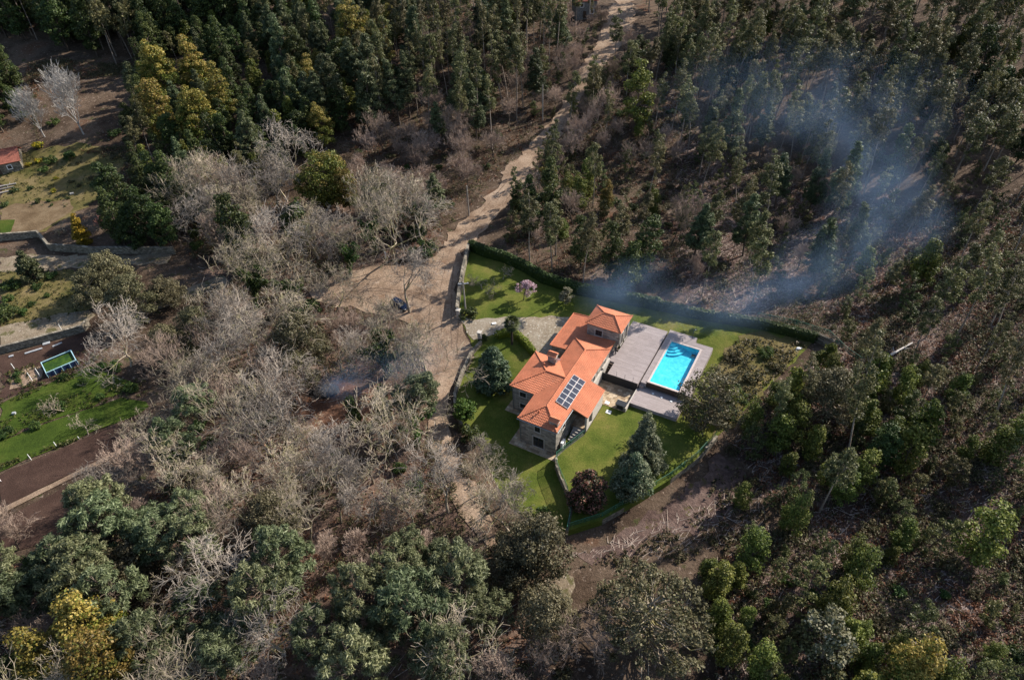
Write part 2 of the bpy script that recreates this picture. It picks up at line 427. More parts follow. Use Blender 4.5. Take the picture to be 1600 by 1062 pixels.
patch('leaf_litter', W([(300, 330), (560, 300), (690, 365), (640, 400), (480, 450), (600, 490), (668, 560), (664, 700), (790, 905), (860, 1062), (-60, 1062), (-60, 900), (200, 815), (255, 680), (290, 560), (350, 450)]), ground_mat('fallen leaves', [(0.3, (0.060, 0.036, 0.026)), (0.5, (0.130, 0.084, 0.062)), (0.7, (0.205, 0.142, 0.108))], 0.2, 2.4, 0.9, 0.25, mottle=(0.4, 0.62, (0.12, 0.052, 0.028))), 0.03, 0.9)
patch('bark_litter', W([(1060, 190), (1310, 310), (1640, 300), (1640, 1062), (1130, 1062), (1110, 890), (1230, 815), (1150, 700), (1215, 600), (1300, 560), (1300, 500), (1060, 465)]), ground_mat('shed bark and leaves', [(0.3, (0.042, 0.026, 0.021)), (0.5, (0.100, 0.066, 0.054)), (0.7, (0.165, 0.115, 0.095))], 0.16, 2.0, 1.0, 0.3, mottle=(0.3, 0.6, (0.10, 0.044, 0.026)), pale=(1.1, 0.58, (0.30, 0.23, 0.20))), 0.03, 0.9)
patch('dirt_road', W(ROAD_PX), M['dirt'], 0.13, 0.7, 1)
patch('track', W([(832, 905), (858, 895), (890, 875), (940, 858), (990, 846), (1040, 825), (1100, 790), (1150, 775), (1190, 800), (1150, 840), (1060, 870), (990, 890), (930, 905), (890, 935), (870, 1000), (850, 1062), (880, 1062), (915, 1000), (1000, 1062), (960, 1062), (880, 960)][:14] + [(880, 960), (862, 1000), (845, 950)]), M['forest_floor'], 0.04, 0.5, 1)
patch('sandy_path', W([(838, 908), (880, 893), (905, 905), (890, 935), (872, 962), (850, 958), (838, 930)]), M['lane'], 0.12, 0.5, 1)
RUT = ground_mat('rutted earth', [(0.3, (0.125, 0.082, 0.055)), (0.5, (0.20, 0.138, 0.096)), (0.62, (0.30, 0.215, 0.155))], 0.6, 3.0)
for off_, px_ in ((-1.6, [(700, 560), (700, 500), (700, 445), (716, 388), (758, 338), (798, 290), (833, 240)]), (-.1, [(706, 545), (706, 470), (712, 405), (752, 345), (800, 287)]), (1.2, [(700, 520), (698, 450), (714, 392), (757, 340), (815, 270)]), (2.4, [(690, 500), (692, 450), (705, 410), (735, 368)]), (0.0, [(690, 470), (650, 455), (590, 448), (530, 455)]), (1.4, [(690, 470), (650, 455), (590, 448), (540, 452)])):
    C_ = [np.array(q[:2]) for q in W(px_)]
    D_ = []
    for a, b in zip(C_, C_[1:]): D_ += [a + (b - a) * k / 6 for k in range(6)]
    N_ = [np.array([-(D_[min(i + 1, len(D_) - 1)] - D_[max(i - 1, 0)])[1], (D_[min(i + 1, len(D_) - 1)] - D_[max(i - 1, 0)])[0]]) for i in range(len(D_))]
    N_ = [n / np.hypot(*n) for n in N_]
    wob = np.cumsum(rngE.normal(0, .06, len(D_)))
    L_ = [d + n * (off_ + w + .11 + rngE.uniform(-.08, .08)) for d, n, w in zip(D_, N_, wob)]; R_ = [d + n * (off_ + w - .11 + rngE.uniform(-.08, .08)) for d, n, w in zip(D_, N_, wob)]
    patch('wheel_rut', L_ + R_[::-1], RUT, 0.165, 0)
M['brown_plot'] = ground_mat('bare brown plot', [(0.3, (0.095, 0.062, 0.034)), (0.5, (0.150, 0.104, 0.060)), (0.7, (0.205, 0.150, 0.092))], 0.3, 4.0)
# terraced gardens on the far side of the lane
patch('upper_garden', W([(0, 240), (60, 235), (140, 225), (200, 250), (175, 300), (120, 330), (72, 362), (0, 368)]), M['rough_grass'], 0.06, 0.5)
patch('tan_soil', W([(0, 330), (25, 318), (110, 312), (118, 325), (90, 345), (66, 360), (14, 367)]), M['brown_plot'], 0.10, 0.4)
patch('lawn_square', W([(0, 345), (24, 344), (14, 367), (0, 369)]), M['lush'], 0.14, 0.1)
patch('lane', W([(0, 402), (60, 398), (150, 400), (230, 398), (268, 398), (262, 412), (190, 415), (110, 418), (60, 424), (0, 425)]), M['lane'], 0.07, 0.3)
patch('lane_verge', W([(235, 470), (290, 452), (350, 430), (362, 440), (340, 456), (300, 462), (262, 480), (240, 486)]), M['lane'], 0.07, 0.4)
patch('lower_garden', W([(0, 425), (110, 420), (200, 430), (150, 480), (90, 500), (0, 512)]), M['rough_grass'], 0.06, 0.5)
patch('gravel_yard', W([(0, 512), (60, 498), (140, 484), (150, 494), (130, 512), (60, 532), (0, 548)]), M['lane'], 0.10, 0.25)
patch('bare_terrace', W([(0, 556), (135, 520), (160, 545), (135, 570), (60, 600), (0, 625)]), M['soil'], 0.06, 0.3)
patch('bean_bed', W([(14, 588), (40, 575), (62, 572), (66, 590), (40, 603), (16, 608)]), M['dirt'], 0.10, 0.2)
patch('upper_lawn', W([(0, 632), (60, 606), (140, 572), (190, 590), (215, 600), (130, 640), (60, 664), (0, 690)]), M['lush'], 0.07, 0.3)
patch('main_lawn', W([(0, 690), (60, 666), (130, 642), (190, 622), (228, 628), (233, 636), (200, 655), (150, 672), (90, 700), (40, 718), (0, 738)]), M['lush'], 0.12, 0.15)
patch('tilled_field', W([(0, 742), (60, 716), (150, 678), (238, 640), (252, 666), (150, 722), (60, 765), (0, 796)]), M['soil'], 0.10, 0.1)
patch('earth_path', W([(0, 796), (60, 766), (150, 722), (251, 665), (255, 671), (150, 730), (60, 774), (0, 805)]), M['dirt'], 0.13, 0.06)
patch('lower_tilled_field', W([(0, 815), (60, 783), (120, 752), (170, 735), (176, 780), (122, 812), (70, 848), (0, 868)]), M['soil'], 0.09, 0.15)
patch('field_edge_path', W([(60, 862), (90, 838), (124, 808), (128, 813), (96, 843), (66, 868)]), M['dirt'], 0.12, 0.08)
patch('grass_strip', W([(78, 866), (84, 850), (110, 830), (136, 820), (140, 830), (120, 846), (98, 864), (84, 872)]), M['lush'], 0.08, 0.4)
patch('ash_clearing', W([(470, 640), (490, 612), (540, 596), (600, 600), (620, 630), (600, 660), (540, 680), (500, 690)]), ground_mat('burnt brown litter', [(0.3, (0.07, 0.035, 0.022)), (0.5, (0.14, 0.072, 0.045)), (0.7, (0.21, 0.12, 0.08))], 0.25, 2.5), 0.07, 0.6)
patch('hillside_earth', W([(890, 868), (960, 836), (1035, 798), (1095, 745), (1125, 704), (1150, 730), (1160, 775), (1130, 815), (1060, 835), (1000, 850), (930, 880)]), ground_mat('violet brown earth', [(0.3, (0.070, 0.044, 0.037)), (0.5, (0.120, 0.080, 0.067)), (0.7, (0.185, 0.130, 0.107))], 0.3, 1.6, 1.0, 0.35, mottle=(0.5, 0.58, (0.09, 0.075, 0.03))), 0.07, 0.8)

# ------------------------------------------------------------------ house
house = empty('stone_house', (HO[0], HO[1], 0), HA)
tag(house, 'two storey granite house with terracotta hipped roofs beside the pool', 'house')
TP = 0.25                                        # one tile course pattern

def roof_plane(bm, P):
    """one slope of a tiled roof: rolls run down the slope, courses overlap; clipped to its outline P (eave edge first)"""
    P = [Vector(p) for p in P]
    n = (P[1] - P[0]).cross(P[2] - P[0]).normalized()
    if n.z < 0: n = -n
    e = Vector((-n.y, n.x, 0)).normalized()
    s = n.cross(e)
    if s.z < 0: s = -s; e = -e
    o = P[0]
    E = [(p - o).dot(e) for p in P]; S = [(p - o).dot(s) for p in P]
    ue = np.arange(min(E) - 0.1, max(E) + 0.1, TP / 4)
    rows = []
    for k in range(int((max(S) - min(S)) / 0.4) + 2):
        rows += [(min(S) + k * 0.4, 0.035), (min(S) + k * 0.4 + 0.392, 0.0)]
    t = bmesh.new()
    grid = []
    for sv, h in rows:
        grid.append([t.verts.new(o + e * float(u) + s * float(sv) + n * float(h + 0.045 * (0.5 + 0.5 * math.cos(2 * math.pi * u / TP)))) for u in ue])
    for a, b in zip(grid, grid[1:]):
        for k in range(len(ue) - 1): t.faces.new((a[k], a[k + 1], b[k + 1], b[k]))
    c = sum(P, Vector()) / len(P)
    for a, b in zip(P, P[1:] + P[:1]):
        m = (b - a).cross(n).normalized()
        if m.dot(c - a) > 0: m = -m
        bmesh.ops.bisect_plane(t, geom=t.verts[:] + t.edges[:] + t.faces[:], plane_co=a, plane_no=m, clear_outer=True)
    # under side, so that the roof is a slab
    me = bpy.data.meshes.new('tmp'); t.to_mesh(me); t.free(); bm.from_mesh(me); bpy.data.meshes.remove(me)
    q = [bm.verts.new(p - n * 0.12) for p in P]; w = [bm.verts.new(p + n * 0.01) for p in P]
    bm.faces.new(q)
    for i in range(len(P)): bm.faces.new((q[i], q[(i + 1) % len(P)], w[(i + 1) % len(P)], w[i]))

def ridge_caps(bm, a, b, r=0.15):
    a, b = Vector(a), Vector(b); L = (b - a).length; n = max(1, int(L / 0.42))
    for k in range(n):
        p, q = a + (b - a) * (k / n), a + (b - a) * ((k + 1.12) / n)
        tube(bm, [p + Vector((0, 0, 0.05)), q + Vector((0, 0, 0.03))], [r, r * 0.8], 7)

def smooth_by_z(o): return o
E0, RZ = 5.3, 6.42
# main block
L0, L1 = -6.2, 0.22
rm = bmesh.new()
A_, B_, C_, D_ = (L0, -.2, E0), (L1, -.2, E0), (L1, 20.05, E0), (L0, 20.05, E0)
r0, r1 = (-2.98, 3.0, RZ), (-2.98, 16.8, RZ)
roof_plane(rm, [A_, B_, r0]); roof_plane(rm, [C_, D_, r1]); roof_plane(rm, [B_, C_, r1, r0]); roof_plane(rm, [D_, A_, r0, r1])
for a, b in ((A_, r0), (B_, r0), (C_, r1), (D_, r1), (r0, r1)): ridge_caps(rm, a, b)
main_roof = obj('roof', bm_mesh('main_roof', rm, M['tile']), house)
# left wing
W0, W1, WX = 5.2, 13.95, -10.5
rw = bmesh.new()
wr0, wr1 = (-6.35, 9.55, RZ + .02), (-2.98, 9.55, RZ + .02)
roof_plane(rw, [(WX, W1, E0), (WX, W0, E0), wr0])
ve = (L0, W0, E0 + .01); vt = (L0, W1, E0 + .01)
roof_plane(rw, [(WX, W0, E0), ve, wr1, wr0]); roof_plane(rw, [vt, (WX, W1, E0), wr0, wr1])
for a, b in (((WX, W0, E0), wr0), ((WX, W1, E0), wr0), (wr0, wr1)): ridge_caps(rw, a, b)
obj('roof', bm_mesh('wing_roof', rw, M['tile']), house)
# garage annexe, one low slope
ra = bmesh.new()
roof_plane(ra, [(-9.6, 26.9, 4.35), (-9.6, 17.45, 4.35), (0.05, 17.45, 5.12), (0.05, 22.6, 5.12), (-5.2, 22.6, 4.7), (-5.2, 26.9, 4.7)][:4] + [(0.05, 26.9, 5.12)])
ridge_caps(ra, (-9.6, 17.45, 4.38), (-9.6, 26.9, 4.38), .1); ridge_caps(ra, (-9.6, 26.9, 4.38), (-5.4, 26.9, 4.72), .1)
obj('roof', bm_mesh('annexe_roof', ra, M['tile']), house)
# upper pavilion
rt = bmesh.new()
T = [(-5.45, 22.1, 7.35), (1.0, 22.1, 7.35), (1.0, 27.25, 7.35), (-5.45, 27.25, 7.35)]
t0, t1 = (-3.1, 24.7, 8.4), (-1.3, 24.7, 8.4)
roof_plane(rt, [T[0], T[1], t1, t0]); roof_plane(rt, [T[1], T[2], t1]); roof_plane(rt, [T[2], T[3], t0, t1]); roof_plane(rt, [T[3], T[0], t0])
for a, b in ((T[0], t0), (T[1], t1), (T[2], t1), (T[3], t0), (t0, t1)): ridge_caps(rt, a, b, .13)
obj('roof', bm_mesh('pavilion_roof', rt, M['tile']), house)
# porch extension carries the main slope on
rx = bmesh.new()
k = (RZ - E0) / (L1 + 2.98)
roof_plane(rx, [(2.75, 11.75, E0 + .04 - k * 2.53), (2.75, 5.15, E0 + .04 - k * 2.53), (L1 - .25, 5.15, E0 + .04 + k * .25), (L1 - .25, 11.75, E0 + .04 + k * .25)])
obj('roof', bm_mesh('porch_roof', rx, M['tile']), house)
wall = [(-5.95, 0.05, -0.5, -0.03, 19.8, E0 - .02), (-10.2, 5.5, -0.5, -5.953, 13.65, E0 - .02), (-9.35, 17.7, -0.4, -5.953, 26.7, 4.3), (-5.949, 19.803, -0.4, -0.2, 26.7, 4.55)]
wall_o = boxes('wall', wall, M['granite'], house)
boxes('pavilion_wall', [(-5.1, 22.4, 4.5, 0.7, 26.95, 7.3)], M['granite'], house)
# porch: outer wall with its opening, pillar, floor, steps
def wall_with_hole(name, x0, x1, y0, y1, z0, z1, hy0, hy1, hz0, hz1, m, par):
    return boxes(name, [(x0, y0, z0, x1, hy0, z1), (x0, hy1, z0, x1, y1, z1), (x0, hy0, hz1, x1, hy1, z1), (x0, hy0, z0, x1, hy1, hz0)], m, par)
wall_with_hole('porch_wall', 2.2, 2.5, 5.45, 11.6, 0.4, 4.3, 6.3, 7.6, 1.5, 3.5, M['granite_trim'], house)
boxes('porch_floor', [(-0.03, 5.6, 0.0, 2.2, 11.5, 1.3)], M['flagstone'], house)
boxes('porch_back_wall', [(-0.03, 11.3, 1.3, 2.2, 11.6, 4.6)], M['granite_trim'], house)
for k_ in range(5):
    boxes('step', [(0.35, 5.598 - 0.42 * (k_ + 1), 0.0, 2.15, 5.6 - 0.42 * k_ - .002, 1.3 - 0.22 * (k_ + 1))], M['granite_trim'], house)
boxes('porch_beam', [(0.0, 5.45, 4.0, 2.2, 5.62, 4.25)], M['shutter'], house)
# openings
def window(u0, u1, z0, z1, face, kind='window', name='window'):
    """face ('v', v0, -1): opening in the wall at v = v0 that looks to -v; ('u', u0, +1) likewise"""
    ax, c, s = face
    def bx_(a0, a1, b0, b1, d0, d1):
        d = sorted((c + s * d0, c + s * d1))
        return (a0, d[0], b0, a1, d[1], b1) if ax == 'v' else (d[0], a0, b0, d[1], a1, b1)
    w = 0.13
    fr = boxes(name, [bx_(u0 - w, u0, z0, z1, .004, .07), bx_(u1, u1 + w, z0, z1, .004, .07), bx_(u0 - w, u1 + w, z1, z1 + w, .004, .075), bx_(u0 - w, u1 + w, z0 - w, z0, .004, .11)], M['granite_trim'], house)
    m = (u0 + u1) / 2
    boxes('frame', [bx_(u0, u0 + .06, z0 + .06, z1 - .06, .006, .04), bx_(u1 - .06, u1, z0 + .06, z1 - .06, .006, .04), bx_(u0, u1, z0, z0 + .06, .006, .042), bx_(u0, u1, z1 - .06, z1, .006, .042), bx_(m - .03, m + .03, z0 + .06, z1 - .06, .006, .041)], M['shutter'], fr)
    boxes('pane', [bx_(u0 + .06, m - .03, z0 + .06, z1 - .06, .005, .015), bx_(m + .03, u1 - .06, z0 + .06, z1 - .06, .005, .015)], M['glass'], fr)
    return fr
FV = ('v', 0.05, -1)
window(-3.5, -2.6, 3.6, 4.7, FV)
tag(window(-3.75, -2.0, 0.3, 2.4, FV, name='door'), 'wide dark door in the gable wall')
WV = ('v', 5.5, -1)
window(-8.9, -7.8, 3.5, 4.5, WV); window(-8.9, -7.8, 0.9, 1.9, WV)
RU = ('u', -0.03, 1)
window(2.2, 3.1, 3.4, 4.5, RU); window(13.2, 14.2, 3.4, 4.5, RU)
for a in (17.6,): window(a, a + .9, 3.3, 4.5, RU)
window(-2.5, -1.4, 3.5, 4.6, ('v', 19.8, 1)); window(18.6, 21.6, 1.7, 3.8, ('u', -9.35, -1), name='garage_door'); window(23.4, 25.6, 1.7, 3.8, ('u', -9.35, -1), name='garage_door')
window(7.0, 8.0, 3.4, 4.5, ('u', -10.2, -1)); window(11.0, 12.0, 3.4, 4.5, ('u', -10.2, -1)); window(7.0, 8.0, 1.0, 2.1, ('u', -10.2, -1))
PU = ('u', 0.7, 1)
window(22.9, 23.9, 4.1, 6.4, PU); window(24.7, 25.9, 3.9, 6.6, PU, name='door')
window(-3.6, -2.4, 5.2, 6.4, ('v', 22.4, -1))
# pale wall below the upper terrace door
boxes('terrace_parapet', [(-0.026, 17.0, 1.0, 0.28, 19.75, 3.6), (-0.03, 11.605, 0.9, 0.24, 16.9, 3.3)], M['granite_trim'], house)
# chimneys
def chimney(u, v, z0, w, d, h, cap):
    c = boxes('chimney', [(u - w / 2, v - d / 2, z0, u + w / 2, v + d / 2, z0 + h)], M['granite'], main_roof)
    bm = bmesh.new()
    x0, x1, y0, y1, zt = u - w / 2 - .15, u + w / 2 + .15, v - d / 2 - .15, v + d / 2 + .15, z0 + h
    if cap:
        for sx in (-1, 1):
            for sy in (-1, 1): box(bm, u + sx * (w / 2 - .16) - .1, v + sy * (d / 2 - .16) - .1, zt, u + sx * (w / 2 - .16) + .1, v + sy * (d / 2 - .16) + .1, zt + .28)
        zt += .281
    box(bm, x0, y0, zt, x1, y1, zt + .08)
    ch = obj('chimney_cap', bm_mesh('chimney_cap', bm, M['granite_trim']), main_roof)
    bm = bmesh.new()
    a, b = (x0, v, zt + .5), (x1, v, zt + .5)
    roof_plane(bm, [(x0, y0, zt + .1), (x1, y0, zt + .1), b, a]); roof_plane(bm, [(x1, y1, zt + .1), (x0, y1, zt + .1), a, b])
    ridge_caps(bm, a, b, .1)
    obj('chimney_roof', bm_mesh('chimney_roof', bm, M['tile']), main_roof)
chimney(-6.75, 12.6, 5.2, 1.25, 1.0, 1.75, True)
chimney(-0.75, 1.0, 4.9, 1.3, 0.75, 1.35, False)
for u, v, z in ((-7.4, 10.9, 6.05), (-3.6, 1.6, 5.9)):
    bm = bmesh.new(); tube(bm, [(u, v, z - .3), (u, v, z + .55)], .09, 8); tube(bm, [(u, v, z + .5), (u, v, z + .62)], [.18, .1], 8)
    obj('vent_pipe', bm_mesh('vent_pipe', bm, M['tile']), main_roof)
# gutters and downpipes
bm = bmesh.new()
def pipe_(n, P, r):
    bm = bmesh.new(); tube(bm, P, r, 6); obj(n, bm_mesh(n, bm, M['metal']), house)
pipe_('gutter', [(-6.3, -.32, E0 - .1), (.3, -.32, E0 - .1)], .06); pipe_('gutter', [(.34, -.2, E0 - .1), (.34, 5.0, E0 - .1)], .06); pipe_('downpipe', [(-5.9, -.1, E0 - .1), (-5.9, -.1, 0)], .05); pipe_('downpipe', [(-10.1, 5.35, E0 - .1), (-10.1, 5.35, 0)], .05)

# paving round the foot of the house
def slab(name, P, z0, z1, m, kind='structure', parent=None):
    bm = bmesh.new(); prism(bm, P, z0, z1)
    o = obj(name, bm_mesh(name, bm, m), parent)
    if parent is None: o.location = (HO[0], HO[1], 0); o.rotation_euler = (0, 0, HA)
    return tag(o, kind=kind)
slab('house_paving', [(-7.3, -1.2), (0.35, -1.2), (0.35, 0.04), (-5.96, .04), (-5.96, 5.49), (-10.21, 5.49), (-10.21, 13.6), (-11.2, 13.6), (-11.2, 4.5), (-7.3, 4.5)], -.3, 0.11, M['flagstone'])
# solar panels, laid on the slope
kz = (RZ - E0) / (L1 + 2.98)
sl = math.atan(kz)
pm = plain('solar cells', (0.012, 0.018, 0.040), 0.15, 0.2, 6, 0.0, 0.6)
for c in range(2):
    for r_ in range(6):
        u0 = -2.28 + c * 1.04; v0 = 4.5 + r_ * 1.07
        p = empty('solar_panel', (*hw(u0 + .5, v0 + .52), RZ - kz * (u0 + .5 + 2.98) + .21), HA)
        p.rotation_euler = (0, sl, HA)
        tag(p, f"solar panel on the house roof, {['lowest', 'second from the bottom', 'third from the bottom', 'third from the top', 'second from the top', 'topmost'][r_]} in the {['ridge side', 'eave side'][c]} column", 'solar panel', 'solar panels on the house roof')
        boxes('frame', [(-.52, -.535, -.04, -.49, .535, .02), (.49, -.535, -.04, .52, .535, .02), (-.49, -.535, -.04, .49, -.505, .02), (-.49, .505, -.04, .49, .535, .02)], M['white'], p)
        boxes('cell_sheet', [(-.49, -.505, -.03, .49, .505, .008)], pm, p)
# dish
dh = empty('satellite_dish', (*hw(-5.75, 12.5), 6.55), HA)
tag(dh, 'white satellite dish fixed beside the large roof chimney', 'satellite dish')
bm = bmesh.new()
nr = [(0, 0), (.18, .02), (.34, .07), (.48, .15)]
rings = []
for rr, zz in nr: rings.append([bm.verts.new((rr * math.cos(t) * .8, zz, rr * math.sin(t))) for t in [2 * math.pi * q / 16 for q in range(16)]])
for a, b in zip(rings[1:], rings[2:]):
    for q in range(16): bm.faces.new((a[q], a[(q + 1) % 16], b[(q + 1) % 16], b[q]))
bm.faces.new(rings[1])
d_ = obj('reflector', bm_mesh('reflector', bm, M['white'], True), dh); d_.rotation_euler = (R(20), 0, R(25))
bm = bmesh.new(); tube(bm, [(0, -.02, 0), (0, -.3, -.1), (-.4, -.3, -.5)], .03, 6); tube(bm, [(0, .15, -.4), (0, .55, -.05)], .015, 6)
obj('mast', bm_mesh('mast', bm, M['metal']), dh)
# heat pump at the wall
hp = empty('heat_pump', (*hw(0.42, 1.6), 0.35), HA)
tag(hp, 'white heat pump unit standing against the lit side wall of the house', 'heat pump')
boxes('casing', [(-.2, -.5, 0.1, .2, .5, 1.45)], M['white'], hp, .02)
bm = bmesh.new()
for z in (.45, 1.08): tube(bm, [(.2, 0, z), (.215, 0, z)], .26, 14)
obj('fan_grille', bm_mesh('fan_grille', bm, M['dark']), hp)
boxes('bracket', [(-.2, -.42, -.3, .2, -.36, .1)], M['metal'], hp); boxes('bracket', [(-.2, .36, -.3, .2, .42, .1)], M['metal'], hp)

# ------------------------------------------------------------------ terraces and pool (house coordinates)
def site(name, m_objs=None): return empty(name, (HO[0], HO[1], 0), HA)
LAWN = [(0.75, -0.9), (1.15, 0.6), (2.55, 4.6), (2.62, 5.5), (2.62, 11.7), (6.35, 11.7), (6.35, 13.3), (13.9, 13.5), (15.5, 17.5)]
per = [loc(*p, 1.25) for p in [(1112, 692), (1085, 720), (1045, 750), (1000, 778), (940, 812), (886, 829)]]
inner = [loc(*p, 1.25) for p in [(893, 795), (886, 765), (876, 742), (869, 724)]]
slab('raised_lawn', LAWN + per + inner, -.6, 1.25, M['grass'])
slab('courtyard', [(2.66, 11.73), (6.33, 11.73), (6.33, 16.72), (0.245, 16.72), (0.245, 11.73)], -.2, 1.31, M['flagstone'])
tdk = site('timber_terrace'); tag(tdk, 'broad grey boarded terrace between the house and the pool', 'terrace')
def deck_piece(name, P, z0, z1, m=None):
    bm = bmesh.new(); prism(bm, P, z0, z1); return obj(name, bm_mesh(name, bm, m or M['deck']), tdk)
deck_piece('upper_boards', [(1.1, 16.8), (6.28, 16.8), (6.28, 31.2), (-0.05, 31.2), (-0.05, 26.97), (0.6, 26.97), (0.6, 22.38), (-0.3, 22.38), (-0.3, 19.81), (-0.02, 19.81), (-0.02, 19.76), (1.1, 19.76)], 1.0, 3.0)
deck_piece('poolside_boards', [(6.5, 17.6), (7.38, 17.6), (7.38, 29.42), (12.93, 29.42), (12.93, 18.0), (14.4, 18.0), (14.4, 30.7), (11.3, 30.7), (11.3, 32.0), (6.5, 32.0)], 1.0, 2.86)
deck_piece('lower_boards', [(6.35, 13.35), (13.85, 13.45), (13.95, 17.72), (6.55, 17.58), (6.35, 16.7)], 0.8, 1.9)
deck_piece('step', [(6.45, 17.2), (7.15, 17.2), (7.15, 17.598), (6.45, 17.57)], 1.903, 2.4)
deck_piece('retaining_wall', [(0.25, 16.725), (6.2, 16.725), (6.2, 16.795), (0.25, 16.795)], 1.0, 2.94, M['dark'])
deck_piece('side_wall', [(6.2, 11.8), (6.345, 11.8), (6.345, 16.72), (6.2, 16.72)], 0.8, 2.0, M['granite_trim'])
for k_ in range(7):
    boxes('stair_tread', [(0.3, 17.0 + k_ * .38, 1.35 + k_ * .235, 1.08, 17.33 + k_ * .38, 1.42 + k_ * .235)], M['shutter'], tdk)
boxes('stringer', [(1.085, 16.81, 1.3, 1.1, 19.7, 2.9)], M['dark'], tdk)
for u in (2.6, 4.0, 5.4):
    bm = bmesh.new(); tube(bm, [(u, 16.95, 3.0), (u, 16.95, 3.95)], .035, 6)
    obj('post', bm_mesh('post', bm, M['metal']), tdk)
for u, v in ((8.9, 16.9), (10.4, 16.7), (12.0, 16.6)):
    lm = empty('pool_spotlight', (*hw(u, v), 1.9), HA)
    tag(lm, f"small round white spotlight set in the lower boards, {['nearest the courtyard', 'middle of three', 'farthest from the courtyard'][[8.9, 10.4, 12.0].index(u)]}", 'spotlight', 'white spotlights along the lower terrace')
    bm = bmesh.new(); tube(bm, [(0, 0, .003), (0, 0, .06)], [.2, .17], 14); obj('lens', bm_mesh('lens', bm, M['white']), lm)
    bm = bmesh.new(); tube(bm, [(0, 0, .004), (0, 0, .03)], .24, 14); obj('rim', bm_mesh('rim', bm, M['metal']), lm)
boxes_ = boxes
ob = site('skimmer_hatch'); ob.location = (*hw(3.05, 12.3), 1.31); tag(ob, 'white square hatch cover on the paving below the porch roof', 'hatch')
boxes('cover', [(-.35, -.3, .002, .35, .3, .05)], M['white'], ob); boxes('handle', [(-.1, -.03, .052, .1, .03, .08)], M['metal'], ob)
ob = empty('garden_hatch', (*hw(4.0, 10.6), 1.25), HA); tag(ob, 'pale hatch cover on the raised lawn by the courtyard', 'hatch')
boxes('cover', [(-.4, -.35, .003, .4, .35, .06)], M['white'], ob); boxes('handle', [(-.1, -.03, .062, .1, .03, .09)], M['metal'], ob)
ob = empty('pump_house', (*hw(5.35, 12.3), 1.31), HA); tag(ob, 'dark low pump housing at the corner of the stone courtyard', 'pump house')
boxes('body', [(-.75, -.5, 0.003, .8, .5, .95)], M['granite'], ob); boxes('lid', [(-.8, -.55, .953, .85, .55, 1.02)], M['dark'], ob); boxes('door', [(-.5, -.53, .1, .5, -.503, .85)], M['dark'], ob)
# pool
pl = site('swimming_pool'); tag(pl, 'rectangular swimming pool of bright turquoise water with corner steps', 'swimming pool')
PU0, PU1, PV0, PV1, PZ = 7.7, 12.6, 18.3, 29.1, 2.95
boxes('coping', [(PU0 - .31, PV0 - .35, 1.0, PU0, PV1 + .31, PZ), (PU1, PV0 - .35, 1.0, PU1 + .32, PV1 + .31, PZ), (PU0, PV1, 1.0, PU1, PV1 + .31, PZ), (PU0, PV0 - .35, 1.0, PU1, PV0, PZ)], plain('pale coping', (0.52, 0.43, 0.39), .7, .2, 3), pl)
boxes('front_cladding', [(PU0 - .5, PV0 - .45, 1.903, PU1 + .5, PV0 - .353, PZ - .06)], M['shutter'], pl)
t = NT('pool liner')
c_ = t.ramp(t.noise(t.coord(), 1.3, 6, 0.75), [(0.35, (0.03, 0.46, 0.62)), (0.5, (0.06, 0.58, 0.72)), (0.65, (0.14, 0.70, 0.80))])
liner = t.done(c_, .5, .3)
boxes('basin', [(PU0 + .002, PV0 + .002, 1.0, PU1 - .002, PV1 - .002, 1.85), (PU0 + .002, PV0 + .002, 1.852, PU0 + .06, PV1 - .002, PZ - .1), (PU1 - .06, PV0 + .002, 1.852, PU1 - .002, PV1 - .002, PZ - .1), (PU0 + .062, PV0 + .002, 1.852, PU1 - .062, PV0 + .06, PZ - .1), (PU0 + .062, PV1 - .06, 1.852, PU1 - .062, PV1 - .002, PZ - .1)], liner, pl)
for k_ in range(4):
    bm = bmesh.new(); rr = .9 + k_ * .55
    P = [(PU0 + .07, PV1 - .07)] + [(PU0 + .07 + rr * math.sin(q * math.pi / 20), PV1 - .07 - rr * math.cos(q * math.pi / 20)) for q in range(11)]
    prism(bm, P, 1.86, 2.72 - k_ * .2 - .001 * k_)
    st = obj('step', bm_mesh('step', bm, liner), pl)
t = NT('pool water')
nz = t.noise(t.coord(), 3.2, 3, 0.6)
t.bump(nz, 0.35, 0.05)
t.b.inputs['Roughness'].default_value = 0.03; t.b.inputs['Base Color'].default_value = (0.02, 0.2, 0.25, 1)
tr = t.new('ShaderNodeBsdfTransparent'); tr.inputs['Color'].default_value = (0.86, 0.99, 1.0, 1)
gl = t.new('ShaderNodeBsdfGlossy'); gl.inputs['Roughness'].default_value = 0.04
bp = [n for n in t.n if n.type == 'BUMP'][0]; t.link(bp.outputs[0], gl.inputs['Normal'])
fr = t.new('ShaderNodeFresnel'); fr.inputs['IOR'].default_value = 1.33; t.link(bp.outputs[0], fr.inputs['Normal'])
mx = t.new('ShaderNodeMixShader'); t.link(t.math('MULTIPLY', fr.outputs[0], t.math('SUBTRACT', 1.0, t.new('ShaderNodeNewGeometry').outputs['Backfacing'])), mx.inputs[0]); t.link(tr.outputs[0], mx.inputs[1]); t.link(gl.outputs[0], mx.inputs[2]); t.link(mx.outputs[0], t.out.inputs['Surface'])
obj('water', mesh('water', [(PU0 + .01, PV0 + .01, PZ - .12), (PU1 - .01, PV0 + .01, PZ - .12), (PU1 - .01, PV1 - .01, PZ - .12), (PU0 + .01, PV1 - .01, PZ - .12)], [(0, 1, 2, 3)], t.m), pl)
sk = empty('pool_cleaner', (*hw(11.9, 28.2), 1.86), HA); tag(sk, 'dark pool cleaning robot on the pool floor near the far corner', 'pool cleaner')
